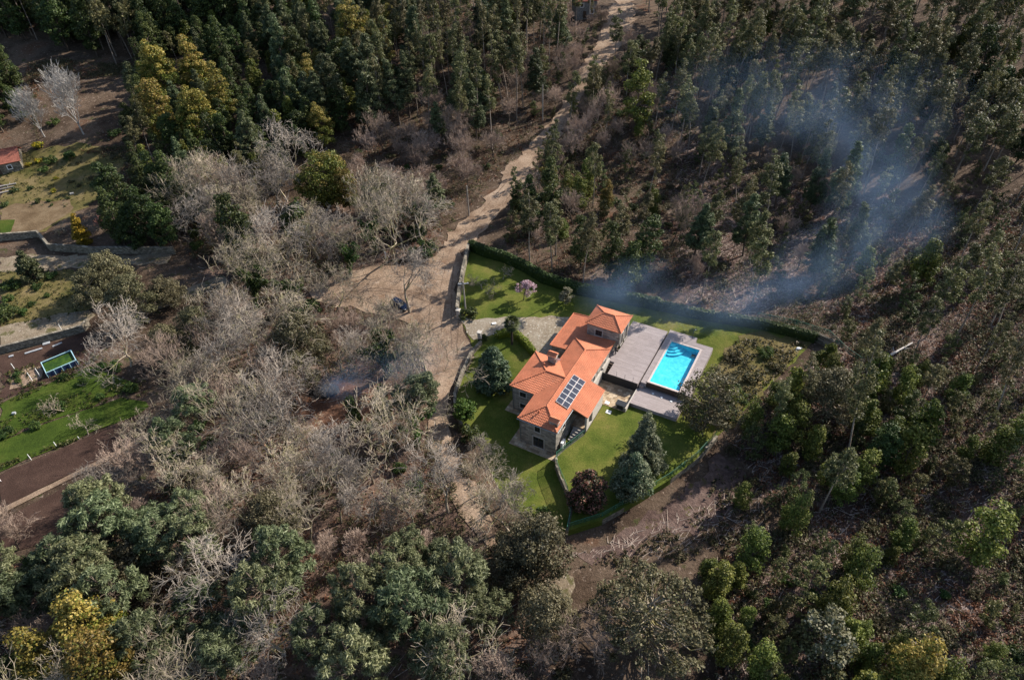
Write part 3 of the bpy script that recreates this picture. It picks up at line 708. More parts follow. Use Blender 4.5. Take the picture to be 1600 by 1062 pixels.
boxes('body', [(-.35, -.25, .05, .35, .25, .35)], M['dark'], sk, .06); boxes('track', [(-.38, -.3, 0, .38, -.26, .28)], M['metal'], sk); boxes('track', [(-.38, .26, 0, .38, .3, .28)], M['metal'], sk)
# outdoor shower by the pool
sh = empty('outdoor_shower', (*hw(10.6, 31.2), 2.86), HA); tag(sh, 'slim dark outdoor shower post on the far edge of the pool terrace', 'shower')
bm = bmesh.new(); tube(bm, [(0, 0, 0.003), (0, 0, 2.2), (.25, 0, 2.35)], .04, 7); obj('post', bm_mesh('post', bm, M['dark']), sh)
bm = bmesh.new(); tube(bm, [(.25, 0, 2.33), (.25, 0, 2.28)], [.05, .12], 10); obj('shower_head', bm_mesh('shower_head', bm, M['metal']), sh)

# ------------------------------------------------------------------ walls and fences
def wall_along(name, P, h, th, m, label=None, cat='wall', parent=None, off=0.0, step=2.5):
    """a masonry wall following the ground along P (ground points); h one height or one per point"""
    P = [np.array(p[:2], float) for p in P]
    hs = list(h) if hasattr(h, '__len__') else [h] * len(P)
    Q, H = [], []
    for a, b, ha, hb in zip(P, P[1:], hs, hs[1:]):
        n = max(1, int(np.hypot(*(b - a)) / step))
        for k in range(n): Q.append(a + (b - a) * k / n); H.append(ha + (hb - ha) * k / n + rngE.normal(0, .04))
    Q.append(P[-1]); H.append(hs[-1])
    V, F = [], []
    for i_, (q, hh) in enumerate(zip(Q, H)):
        d = Q[min(i_ + 1, len(Q) - 1)] - Q[max(i_ - 1, 0)]; d /= np.hypot(*d); n = np.array([-d[1], d[0]]) * th / 2
        g = float(TH(*q)) + off
        for s_, z in ((1, g - .6), (1, g + hh), (-1, g + hh), (-1, g - .6)): V.append((*(q + n * s_), z))
    for k in range(len(Q) - 1):
        a = 4 * k
        for c in range(3): F.append((a + c, a + c + 1, a + c + 5, a + c + 4))
    me = mesh(name, V, F, m)
    bm = bmesh.new(); bm.from_mesh(me); bm.verts.ensure_lookup_table()
    bm.faces.new([bm.verts[i] for i in (0, 3, 2, 1)]); e = 4 * (len(Q) - 1); bm.faces.new([bm.verts[e + i] for i in (0, 1, 2, 3)])
    bmesh.ops.recalc_face_normals(bm, faces=bm.faces); bm.to_mesh(me); bm.free()
    o = obj(name, me, parent)
    return tag(o, label, cat) if label else o

t = NT('green wire mesh')
tr = t.new('ShaderNodeBsdfTransparent'); mx = t.new('ShaderNodeMixShader'); mx.inputs[0].default_value = 0.42
t.b.inputs['Base Color'].default_value = (0.04, 0.15, 0.10, 1)
t.link(tr.outputs[0], mx.inputs[1]); t.link(t.b.outputs[0], mx.inputs[2]); t.link(mx.outputs[0], t.out.inputs['Surface'])
M['mesh'] = t.m

def mesh_fence(name, P, label, base=0.0, h=1.1, step=2.4, zfix=None):
    """posts and wire netting along P"""
    P = [np.array(p[:2], float) for p in P]
    Q = []
    for a, b in zip(P, P[1:]):
        n = max(1, round(np.hypot(*(b - a)) / step))
        Q += [a + (b - a) * k / n for k in range(n)]
    Q.append(P[-1])
    zf = (lambda q: zfix) if zfix is not None else (lambda q: float(TH(*q)) + base)
    f = empty(name, (*Q[0], zf(Q[0]))); tag(f, label, 'fence')
    o = np.array([*Q[0], zf(Q[0])])
    for q in Q:
        p = np.array([*q, zf(q)]) - o
        bm = bmesh.new(); tube(bm, [p, p + (0, 0, h + .05)], .035, 6); obj('post', bm_mesh('post', bm, M['green_paint']), f)
    V = []
    for q in Q:
        p = np.array([*q, zf(q)]) - o; V += [p + (0, 0, .02), p + (0, 0, h)]
    obj('netting', mesh('netting', V, [(2 * k, 2 * k + 2, 2 * k + 3, 2 * k + 1) for k in range(len(Q) - 1)], M['mesh']), f)
    bm = bmesh.new(); tube(bm, [np.array([*q, zf(q) + h]) - o for q in Q], .025, 5); obj('rail', bm_mesh('rail', bm, M['green_paint']), f)
    return f

wall_along('roadside_wall', W([(733, 391), (724, 430), (718, 465), (715, 492)]), 1.9, .5, M['rubble'], 'rough stone wall between the dirt road and the lawn with fruit trees', 'wall')
wall_along('entrance_wall', W([(752, 538), (736, 556), (722, 588), (711, 620), (712, 648), (722, 668)]), 0.9, .45, M['rubble'], 'low mossy stone wall curving beside the lane below the gate', 'wall')
for q_, (p_, l_) in enumerate((((750, 532), 'square granite gate pillar at the end of the curving low wall'), ((717, 497), 'square granite gate pillar at the end of the roadside wall'))):
    g_ = at(*p_); e_ = empty('gate_pillar', g_, R(-20)); tag(e_, l_, 'pillar')
    boxes('shaft', [(-.3, -.3, -.4, .3, .3, 1.9)], M['granite_trim'], e_); boxes('cap', [(-.38, -.38, 1.903, .38, .38, 2.05)], M['granite_trim'], e_)
NW = [(800, 414), (850, 441), (905, 457), (1000, 477), (1100, 497), (1190, 511), (1272, 531), (1300, 545)]
wall_along('north_wall', W([(735, 391)] + NW), 1.7, .5, M['rubble'], 'long dark stone wall between the back lawn and the smoky wood', 'wall')
mesh_fence('north_fence', W([(1180, 507), (1240, 519), (1290, 535), (1315, 560), (1340, 578)]), 'green wire fence above the long back wall, running into the wood', 1.7, 1.0)
wall_along('garden_front_wall', W([(1118, 688), (1088, 722), (1047, 753), (1001, 782), (941, 817), (884, 835)]), 1.15, .45, M['rubble'], 'low stone retaining wall along the foot of the raised lawn', 'wall')
mesh_fence('garden_front_fence', [at(*p) for p in [(1116, 688), (1086, 721), (1046, 752), (1000, 780), (940, 815), (886, 832)]], 'green wire fence on the low wall round the raised lawn', 1.15, 1.0)
P_ = [hw(*q) for q in [(0.72, -0.95), (1.12, 0.58), (2.5, 4.6)]]
mesh_fence('passage_fence', P_, 'green railing above the sunken passage beside the house', 0, 1.0, 1.5, 1.27)
def face_wall(name, pts, z0, z1, label):
    return tag(wall_along(name, pts, z1, .35, M['rubble']), label, 'wall')
face_wall('passage_wall', [hw(*q) for q in [(0.62, -1.0), (1.02, 0.65), (2.42, 4.65)]], 0, 1.3, 'pale retaining wall of the sunken passage under the green railing')
face_wall('curved_garden_wall', [hw(0.62, -1.02)] + [hw(*q) for q in inner[::-1]] + [hw(*loc(886, 829, 1.25))], 0, 1.3, 'curving retaining wall between the lower lawn and the raised lawn')
mesh_fence('curved_fence', [hw(0.62, -1.02)] + [hw(*q) for q in inner[::-1]] + [hw(*loc(886, 829, 1.25))], 'green railing along the curving wall between the two lawns', 0, 1.0, 2.0, 1.3)
# terrace walls of the far gardens
wall_along('terrace_wall', W([(0, 376), (62, 370), (68, 376), (80, 391), (150, 396), (215, 396), (275, 396)]), 1.7, .5, M['rubble'], 'long dark stone terrace wall below the golden conifer', 'wall')
wall_along('yard_wall', W([(0, 552), (60, 537), (132, 517), (140, 508)]), 1.5, .5, M['rubble'], 'dark retaining wall between the gravel yard and the frame pool', 'wall')

# ------------------------------------------------------------------ plants: builders
def rdirs(rng, n):
    d = rng.normal(size=(n, 3)); return d / np.linalg.norm(d, axis=1, keepdims=True)

def cards(rng, C, Rr, per, size, asp=1.6, shell=0.45, up=0.3, droop=0.0, radial=0.0, low=1.0):
    """leaf sprays: diamond leaves spread through clumps with centres C (n,3) and radii Rr (n,3)"""
    C = np.repeat(C, per, 0); Q = np.repeat(Rr, per, 0); n = len(C)
    d = rdirs(rng, n)
    d[:, 2] = np.where((d[:, 2] < 0) & (rng.random(n) < low * .6), -d[:, 2], d[:, 2])
    rad = shell + (1 - shell) * rng.random(n) ** .6
    P = C + Q * d * rad[:, None]
    N = d * .75 + rdirs(rng, n) * .75; N[:, 2] += up
    N /= np.linalg.norm(N, axis=1, keepdims=True)
    T = rdirs(rng, n) + d * radial; T[:, 2] -= droop
    T -= N * (T * N).sum(1, keepdims=True); T /= np.linalg.norm(T, axis=1, keepdims=True) + 1e-9
    B = np.cross(N, T)
    s = size * (0.6 + 0.8 * rng.random(n))[:, None] * .5
    a = math.sqrt(asp)
    V = np.stack([P + T * s * a, P + B * s / a, P - T * s * a * .8, P - B * s / a], 1).reshape(-1, 3)
    return V, np.arange(4 * n).reshape(-1, 4)

def tubes(S, sides=4):
    """tapering round bars, one per row of S: start, end, two radii"""
    S = np.asarray(S, float); p, q, r, w = S[:, :3], S[:, 3:6], S[:, 6], S[:, 7]
    d = q - p; d /= np.linalg.norm(d, axis=1, keepdims=True) + 1e-9
    h = np.where(np.abs(d[:, 2:3]) > .9, np.array([[1., 0, 0]]), np.array([[0, 0, 1.]]))
    a = np.cross(d, h); a /= np.linalg.norm(a, axis=1, keepdims=True); b = np.cross(d, a)
    ang = 2 * np.pi * np.arange(sides) / sides
    o = np.cos(ang)[None, :, None] * a[:, None] + np.sin(ang)[None, :, None] * b[:, None]
    V = np.concatenate([p[:, None] + o * r[:, None, None], q[:, None] + o * w[:, None, None]], 1).reshape(-1, 3)
    base = (np.arange(len(S)) * 2 * sides)[:, None]
    k = np.arange(sides); n = (k + 1) % sides
    F = np.stack([base + k, base + n, base + sides + n, base + sides + k], 2).reshape(-1, 4)
    return V, F

def bent(rng, H, lean=0.04, n=7):
    """the line of a trunk"""
    d = rng.normal(0, lean, 2); P = [np.zeros(3)]
    for k in range(n):
        d = d + rng.normal(0, lean * .6, 2)
        P.append(P[-1] + np.array([d[0] * H / n, d[1] * H / n, H / n]))
    return np.array(P)

def along(P, f):
    x = f * (len(P) - 1); i = int(min(x, len(P) - 2)); return P[i] + (P[i + 1] - P[i]) * (x - i)

def trunk_segs(P, r0, r1):
    n = len(P) - 1
    return [(*P[k], *P[k + 1], r0 + (r1 - r0) * (k / n), r0 + (r1 - r0) * ((k + 1) / n)) for k in range(n)]

def limb(rng, a, b, r, n=3, sag=.1):
    """a branch from a to b"""
    L = np.linalg.norm(b - a); P = [a + (b - a) * k / n + (rng.normal(0, .06, 3) * L if 0 < k < n else 0) for k in range(n + 1)]
    return [(*P[k], *P[k + 1], r * (1 - .75 * k / n), r * (1 - .75 * (k + 1) / n)) for k in range(n)]

def leafy(seed, H, r0, crown0, cw, nclump, per, size, shape, bark, leaf, crad=(.8, 1.2), cz=.7, asp=1.6, shell=.45, droop=0., radial=0., lean=.04, leaf2=None, f2=0.0, low=1.0, up=.3, limbs=True, sub=0.0):
    """trunk and crown meshes. shape(f) gives the crown's half width at height f of the crown, 0 at its foot and 1 at the top"""
    rng = np.random.default_rng(seed)
    P = bent(rng, H * .97, lean)
    S = trunk_segs(P, r0, max(.03, r0 * .18))
    C, Rr = [], []
    for k in range(nclump):
        for _ in range(60):
            f = rng.random()
            if rng.random() < shape(f) + .12: break
        th = rng.random() * 2 * np.pi
        rr = shape(f) * cw * (rng.random() ** .45)
        hh = crown0 + (1 - crown0) * f
        ax = along(P, min(.99, hh))
        c = ax + np.array([math.cos(th) * rr, math.sin(th) * rr, rng.normal(0, .02) * H])
        q = rng.uniform(*crad)
        C.append(c); Rr.append((q, q, q * cz))
        if limbs and rr > .3:
            S += limb(rng, along(P, max(.12, hh - rr * .75 / H)), c, max(.025, r0 * .28), 3)
    C, Rr = np.array(C), np.array(Rr)
    V, F = cards(rng, C, Rr, per, size, asp, shell, up, droop, radial, low)
    mi = None
    if leaf2:
        top = (C[:, 2] - C[:, 2].min()) / (np.ptp(C[:, 2]) + 1e-6)
        hit = np.repeat(rng.random(nclump) < f2 * (top * 1.4 + .1), per)
        up_ = (V.reshape(-1, 4, 3).mean(1)[:, 2] > np.repeat(C[:, 2], per) - .15 * np.repeat(Rr[:, 2], per))
        mi = (hit & up_ & (rng.random(len(hit)) < .85)).astype(int)
    tv, tf = tubes(S, 5)
    return {'trunk': mesh('trunk', tv, tf, bark, smooth=True), 'crown': mesh('crown', V, F, [leaf, leaf2] if leaf2 else leaf, mi), '_raw': (V, np.array(S), bark, leaf)}

def bare(seed, H, r0, fork, spread, bark, twig, lev=(6, 6, 5, 3), crook=.22, rise=.25, ivy=None, leafbits=None, minr=.03):
    """a leafless tree: trunk and boughs, then the mesh of its twigs"""
    rng = np.random.default_rng(seed)
    big, small = [], []
    tips = []
    def grow(p, d, L, r, g):
        n = (5, 4, 3, 3, 2)[g]
        q = p; pts = []
        for k in range(n):
            d = d + rng.normal(0, crook, 3) + np.array([0, 0, rise if g else .25]) * .5
            d /= np.linalg.norm(d)
            e = q + d * L / n
            ra, rb = r * (1 - .62 * k / n), r * (1 - .62 * (k + 1) / n)
            (big if g < 2 else small).append((*q, *e, max(ra, minr), max(rb, minr * .8)))
            q = e; pts.append((e, d, rb))
        if g == 4: return
        m = lev[g] if g < 4 else 0
        if g == 4: return
        for c in range(m):
            f = rng.uniform(.3, 1.0) if g else rng.uniform(fork, 1.0)
            j = min(n - 1, int(f * n)); e, dd, rr = pts[j]
            s = q if c == 0 else e
            th = rng.random() * 2 * np.pi + c * 2.4
            side = dd.copy(); o = np.cross(dd, [math.cos(th), math.sin(th), .3]); o /= np.linalg.norm(o)
            nd = dd * (1 - spread) + o * spread + rng.normal(0, .1, 3); nd /= np.linalg.norm(nd)
            grow(s, nd, L * rng.uniform(.5, .78) * (1.15 if g == 0 else .92), max(rr * .62, minr), g + 1)
    grow(np.zeros(3), np.array([rng.normal(0, .08), rng.normal(0, .08), 1.]), H * .42, r0, 0)
    B, T = np.array(big), np.array(small)
    k = H / max(B[:, 5].max(), T[:, 5].max())
    B[:, :6] *= k; T[:, :6] *= k
    v, f = tubes(B, 5); v2, f2 = tubes(T, 3)
    out = {'trunk': mesh('trunk', v, f, bark, smooth=True), 'branches': mesh('branches', v2, f2, twig)}
    if ivy:
        low = B[(B[:, 2] < H * ivy)]
        C = (low[:, :3] + low[:, 3:6]) / 2; C = np.repeat(C, 4, 0) + rng.normal(0, .25, (len(C) * 4, 3))
        out['ivy'] = mesh('ivy', *cards(rng, C, np.full((len(C), 3), .6), 30, .3), M['ivy'])
    return out

def bush(seed, n, rad, hgt, crad, per, size, leaf, leaf2=None, f2=.0, asp=1.5):
    rng = np.random.default_rng(seed)
    th = rng.random(n) * 2 * np.pi; rr = rad * np.sqrt(rng.random(n)) * .8
    z = hgt * (.25 + .65 * rng.random(n)) * (1 - .55 * (rr / rad) ** 2)
    C = np.stack([np.cos(th) * rr, np.sin(th) * rr, z], 1); q = rng.uniform(*crad, n)
    V, F = cards(rng, C, np.stack([q, q, q * .8], 1), per, size, asp, .4)
    mi = (np.repeat(rng.random(n), per) < f2 * 1.3) & (rng.random(n * per) < .7) if leaf2 else None
    S = [s for c in C[::2] for s in limb(rng, np.array([0, 0, -.1]), c, .05, 2)]
    tv, tf = tubes(S, 3)
    V2 = np.concatenate([V, tv]); F2 = np.concatenate([F, tf + len(V)])
    mats = [leaf, leaf2 or leaf, M['bark']]
    mi = np.concatenate([mi.astype(int) if mi is not None else np.zeros(len(F), int), np.full(len(tf), 2)])
    return {None: mesh('bush', V2, F2, mats, mi)}

# shapes of crowns
oval = lambda f: math.sin(math.pi * min(1, .12 + .86 * f)) ** .7
dome = lambda f: math.sqrt(max(0, 1 - (f * 1.02 - .02) ** 2)) if f < 1 else 0
cone = lambda f: (1 - f) ** .75 * (.35 + .65 * min(1, f * 6 + .3))
bell = lambda f: max(.05, (1 - f ** 1.6)) * min(1, .55 + f * 2)
tuft = lambda f: math.sin(math.pi * (.25 + .7 * f))

def plant(name, parts, loc_, rz, sc, label, cat, group=None):
    """one plant: its Empty and a copy of each part (or one mesh)"""
    if None in parts:
        o = obj(name, parts[None]); o.location = loc_; o.rotation_euler = (0, 0, rz); o.scale = (sc,) * 3 if not hasattr(sc, '__len__') else sc
    else:
        o = empty(name, loc_, rz, sc)
        for k_, m_ in parts.items():
            if k_ != '_raw': obj(k_, m_, o)
    return tag(o, label, cat, group)

K = {}
K['euc'] = [leafy(100 + s, 15.5 + 2.2 * (s % 4), .16, .42 + .07 * (s % 3), 1.7 + .3 * (s % 3), 42 + 6 * (s % 3), 86, .25, [oval, tuft, lambda f: .55 + .4 * math.sin(5 * f)][s % 3], M['euc_bark'], M['euc'], (.45, .95), .85, 2.4, .2, droop=.6, lean=.05) for s in range(7)]
K['euc_sparse'] = [leafy(120 + s, 19 + 2 * s, .17, .55, 1.5, 26, 80, .25, oval, M['euc_bark'], M['euc'], (.55, .95), .8, 2.2, droop=.6, lean=.03) for s in range(3)]
K['sapling'] = [leafy(140 + s, 6.5 + s, .08, .06, 1.5 + .2 * (s % 3), 38, 70, .20, [bell, oval, tuft][s % 3], M['bark'], M['euc_y'], (.3, .65), .9, 2.0, .15, droop=.3, lean=.09) for s in range(6)]
K['dark'] = [leafy(160 + s, 11 + 1.6 * s, .25, .15, 2.7 + .3 * (s % 3), 74, 90, .32, [tuft, bell, oval][s % 3], M['bark'], M['dark_leaf'], (.6, 1.25), .75, lean=.06) for s in range(5)]
K['pine'] = [leafy(180 + s, 15 + 1.5 * s, .26, .22 + .08 * (s % 2), 3.4, 100, 84, .36, cone if s % 2 == 0 else bell, M['bark'], M['pine'], (.6, 1.0), .75, 4.5, .15, radial=1.2) for s in range(4)]
K['pine_flat'] = [leafy(190 + s, 13 + s, .24, .45, 4.4, 92, 112, .29, dome, M['bark'], M['pine_pale'], (.55, .95), .65, 4.5, .15, radial=1.2, lean=.09) for s in range(3)]
K['mimosa'] = [leafy(200 + s, 13 + s, .24, .14, 3.5, 110, 120, .26, [tuft, bell, oval][s % 3], M['bark'], M['acacia'], (.75, 1.25), .75, leaf2=M['mimosa'], f2=.8) for s in range(3)]
K['acacia'] = [leafy(210 + s, 11 + s, .2, .15, 2.6, 62, 70, .34, bell, M['bark'], M['acacia'], (.7, 1.15), .75) for s in range(3)]
K['bright'] = [leafy(220 + s, 7.5 + s, .13, .08, 1.8, 50, 90, .23, [bell, oval, tuft][s], M['bark'], M['bright'], (.6, 1.0), .75) for s in range(3)]
K['oak'] = [leafy(230 + s, 9 + s, .35, .22, 4.6, 105, 110, .25, dome, M['grey_bark'], M['oak'], (.8, 1.3), .7, lean=.06) for s in range(3)]
K['bare'] = [bare(300 + s, 12 + 1.5 * (s % 3), .28, .4, .55, M['grey_bark'], M['twig'] if s % 2 else M['twig_grey'], (6, 7, 6, 4), .18, .14, minr=.024) for s in range(6)]
K['bare_brown'] = [bare(320 + s, 9 + s, .18, .3, .48, M['bark'], M['twig_brown'], (7, 7, 6, 4), .14, .30, minr=.022) for s in range(4)]
K['bare_ivy'] = [bare(340 + s, 14, .30, .45, .55, M['grey_bark'], M['twig'], (6, 6, 5, 4), .19, .13, ivy=.42 + .12 * s, minr=.024) for s in range(3)]
K['bare_white'] = [bare(350 + s, 17, .22, .25, .42, M['white_bark'], M['white_bark'], (10, 7, 6, 3), .12, .45, minr=.035) for s in range(2)]
K['bush'] = [bush(400 + s, 18, 1.7, 1.9, (.4, .75), 80, .20, M['dark_leaf']) for s in range(3)]
K['bush_green'] = [bush(410 + s, 16, 1.5, 1.6, (.35, .7), 80, .19, M['ivy']) for s in range(2)]
K['bush_scrub'] = [bush(420 + s, 15, 1.7, 1.2, (.35, .65), 70, .18, M['scrub']) for s in range(3)]
def inside(P, x, y):
    c = False; n = len(P)
    for i_ in range(n):
        a, b = P[i_], P[i_ - 1]
        if (a[1] > y) != (b[1] > y) and x < (b[0] - a[0]) * (y - a[1]) / (b[1] - a[1]) + a[0]: c = not c
    return c

# ------------------------------------------------------------------ plants of the garden and those one can point to
KN = {'euc': ('eucalyptus_tree', 'tree'), 'euc_sparse': ('eucalyptus_tree', 'tree'), 'sapling': ('eucalyptus_sapling', 'sapling'), 'dark': ('evergreen_tree', 'tree'), 'pine': ('pine_tree', 'tree'),
      'pine_flat': ('pine_tree', 'tree'), 'mimosa': ('acacia_tree', 'tree'), 'acacia': ('acacia_tree', 'tree'), 'bright': ('acacia_tree', 'tree'), 'oak': ('oak_tree', 'tree'), 'bare': ('bare_tree', 'tree'),
      'bare_brown': ('bare_tree', 'tree'), 'bare_ivy': ('bare_tree', 'tree'), 'bare_white': ('bare_tree', 'tree'), 'bush': ('bush', 'bush'), 'bush_green': ('bush', 'bush'), 'bush_scrub': ('bush', 'bush')}
rngP = np.random.default_rng(11)
TAKEN = []                                       # (x, y, radius) already planted

def put(kind, px, py, sc, label, name=None, cat=None, v=None, z=None, rad=2.0, rz=None):
    """a plant whose foot is seen at a place of the photograph"""
    L = K[kind]; p = at(px, py) if z is None else at(px, py, z)
    TAKEN.append((p[0], p[1], rad))
    nm, ct = KN.get(kind, (name, cat))
    return plant(name or nm, L[(v if v is not None else rngP.integers(len(L))) % len(L)], p - np.array([0, 0, .05]), rngP.random() * 6.28 if rz is None else rz, sc, label, cat or ct)

# garden kinds
def palm(seed, H):
    rng = np.random.default_rng(seed)
    P = bent(rng, H, .02); tv, tf = tubes(trunk_segs(P, .2, .17), 8)
    V, F = [], []
    for q in range(46):
        th = q * 2.399; el = R(75) - R(135) * (q / 46.) ** 1.1
        d = np.array([math.cos(th) * math.cos(el), math.sin(th) * math.cos(el), math.sin(el)])
        st = P[-1] + d * .75; s_ = np.cross(d, [0, 0, 1.]); s_ /= np.linalg.norm(s_) + 1e-6
        V += [P[-1], P[-1] + s_ * .015, st + s_ * .015, st]; F.append([len(V) - 4, len(V) - 3, len(V) - 2, len(V) - 1])
        for f in range(13):
            a = (f - 6) / 6. * 1.35
            e = d * math.cos(a) + s_ * math.sin(a); L_ = .95 * (1 - .25 * abs(a)); b = np.cross(e, s_ if abs(a) < 1.2 else d); w = np.cross(e, b); w /= np.linalg.norm(w) + 1e-6
            tip = st + e * L_ - np.array([0, 0, .22 * L_])
            V += [st, st + e * L_ * .5 + w * .06, tip, st + e * L_ * .5 - w * .06]; F.append([len(V) - 4, len(V) - 3, len(V) - 2, len(V) - 1])
    return {'trunk': mesh('trunk', tv, tf, M['bark'], smooth=True), 'crown': mesh('crown', V, F, M['palm'])}
K['palm'] = [palm(1, 4.6)]
K['roundfir'] = [leafy(501, 8.3, .25, .03, 3.5, 190, 80, .32, lambda f: max(.04, (1 - f) ** .62) * min(1, .8 + f), M['bark'], M['bluefir'], (.5, .85), .7, 2.6, .3, droop=.4, radial=.8, lean=.01)]
K['cedar'] = [leafy(502, 12.5, .28, .04, 3.5, 200, 90, .25, lambda f: (1 - f) ** .9 + .03, M['bark'], M['greycedar'], (.45, .85), .5, 2.8, .25, droop=.7, radial=.8, lean=.01)]
K['silver'] = [leafy(503, 8.5, .25, .06, 3.2, 120, 100, .24, bell, M['bark'], M['greycedar'], (.6, 1.0), .7, 2.2, .3, droop=.3, lean=.02, leaf2=M['bluefir'], f2=.3)]
K['redbush'] = [leafy(504, 5.6, .2, .05, 2.7, 110, 70, .26, lambda f: math.sin(math.pi * (.3 + .62 * f)), M['bark'], M['redbush'], (.5, .8), .8, 1.5, .5)]
K['blossom'] = [leafy(505, 4.4, .11, .5, 1.9, 40, 46, .2, tuft, M['bark'], M['pink'], (.35, .6), .6, 1.3, .1)]
K['fruit'] = [bare(506 + s, 3.9, .12, .3, .6, M['grey_bark'], M['twig'], (6, 5, 4, 2), .2, .15, minr=.02) for s in range(2)]
K['whitebloom'] = [leafy(508, 3.4, .08, .2, 1.3, 44, 50, .2, oval, M['bark'], M['whitebloom'], (.3, .55), .8, 1.3, .2)]
K['citrus'] = [leafy(509, 4.4, .12, .3, 1.7, 60, 60, .24, oval, M['bark'], M['citrus'], (.45, .75), .8, 1.6)]
K['golden'] = [leafy(510, 7.6, .16, .04, 2.2, 90, 70, .3, lambda f: max(.06, 1 - f) * min(1, .6 + f * 2), M['bark'], M['golden'], (.4, .75), .6, 1.8, .3)]
K['lawnpine'] = [leafy(511, 7.5, .2, .05, 2.6, 100, 66, .34, bell, M['bark'], M['pine'], (.5, .9), .7, 3.0, .2, radial=.8)]
K['bigoak'] = [leafy(512, 12, .4, .25, 7.2, 150, 80, .27, dome, M['grey_bark'], M['oak'], (.6, 1.15), .6, 1.8, .1, lean=.06, leaf2=M['scrub'], f2=.3)]
K['pooloak'] = [leafy(513, 10.5, .32, .22, 4.6, 110, 80, .25, lambda f: math.sin(math.pi * (.22 + .66 * f)), M['grey_bark'], M['oak'], (.7, 1.2), .7, 1.8, .3, lean=.05, leaf2=M['acacia'], f2=.2)]
K['flowering'] = [leafy(514, 9, .2, .3, 3.2, 70, 70, .3, dome, M['euc_bark'], M['euc'], (.6, 1.0), .7, 1.5, .3, leaf2=M['whitebloom'], f2=.75)]
K['roundacacia'] = [leafy(517, 12.5, .3, .12, 6.2, 190, 110, .30, lambda f: math.sin(math.pi * (.2 + .70 * f)), M['bark'], M['acacia'], (.9, 1.6), .8, leaf2=M['mimosa'], f2=.25)]
K['redtwig'] = [bare(515, 5.5, .14, .35, .5, plain('red brown bark', (.20, .085, .06), .9), plain('red brown twig', (.26, .11, .08), .9), (6, 6, 5, 3), .2, .2, minr=.025)]
K['ivycolumn'] = [leafy(516, 6.5, .3, .02, 1.0, 60, 60, .28, lambda f: .5 + .5 * math.sin(3 * f + .4), M['bark'], M['ivy'], (.5, .8), .9)]
K['smallbush'] = [bush(520 + s, 8, .8, 1.0, (.3, .5), 40, .2, M['dark_leaf']) for s in range(2)]
K['yellowbush'] = [bush(523, 8, .8, .9, (.3, .5), 40, .2, M['hedge'], M['golden'], .5)]
T_ = 'tree'
put('blossom', 818, 469, 1, 'small tree in pink blossom on the back lawn', 'blossom_tree', T_)
put('fruit', 753, 452, 1, 'small leafless fruit tree nearer the roadside wall', 'fruit_tree', T_, 0)
put('fruit', 774, 459, .95, 'small leafless fruit tree nearer the pink blossom', 'fruit_tree', T_, 1)
put('fruit', 786, 437, .8, 'thin leafless fruit tree in the shade of the back hedge', 'fruit_tree', T_, 1)
put('whitebloom', 883, 474, 1, 'small pale flowering shrub on the back lawn behind the pavilion', 'flowering_shrub', 'shrub')
put('palm', 800, 538, 1.05, 'fan palm standing at the bend of the clipped hedge', 'palm_tree', T_)
put('bush', 731, 497, 1.15, 'dark round bush at the foot of the pole by the entrance', v=0)
put('citrus', 728, 657, 1, 'glossy green citrus tree on the lower lawn beside the curving wall', 'citrus_tree', T_)
put('bush', 738, 684, 1.2, 'dark olive bush at the edge of the lower lawn below the citrus', v=1)
put('bush_scrub', 722, 668, .8, 'yellowish shrub between the citrus and the low wall', v=1)
put('roundfir', 772, 602, 1, 'dense round blue green conifer on the lower lawn', 'conifer_tree', T_)
put('bush_green', 755, 531, .65, 'bright round bush beside the gate pillar at the end of the hedge', v=0)
put('cedar', 1003, 733, .92, 'tall silver grey cedar in the raised lawn in front of the pool', 'cedar_tree', T_, z=1.25)
put('silver', 984, 770, .95, 'broad silver leaved tree directly in front of the cedar', 'silver_tree', T_, z=1.25)
put('redbush', 915, 783, 1, 'rounded bush covered in reddish leaves on the raised lawn', 'red_bush', 'bush', z=1.25)
put('pooloak', 1100, 668, 1.05, 'tall grey leaved tree overhanging the near end of the pool', 'pool_tree', T_)
put('bush_green', 850, 806, .9, 'green shrub in the lower corner of the lower lawn', v=1)
put('bush_green', 1085, 640, .8, 'yellowish shrub beside the corner of the lower boarded terrace', v=1)
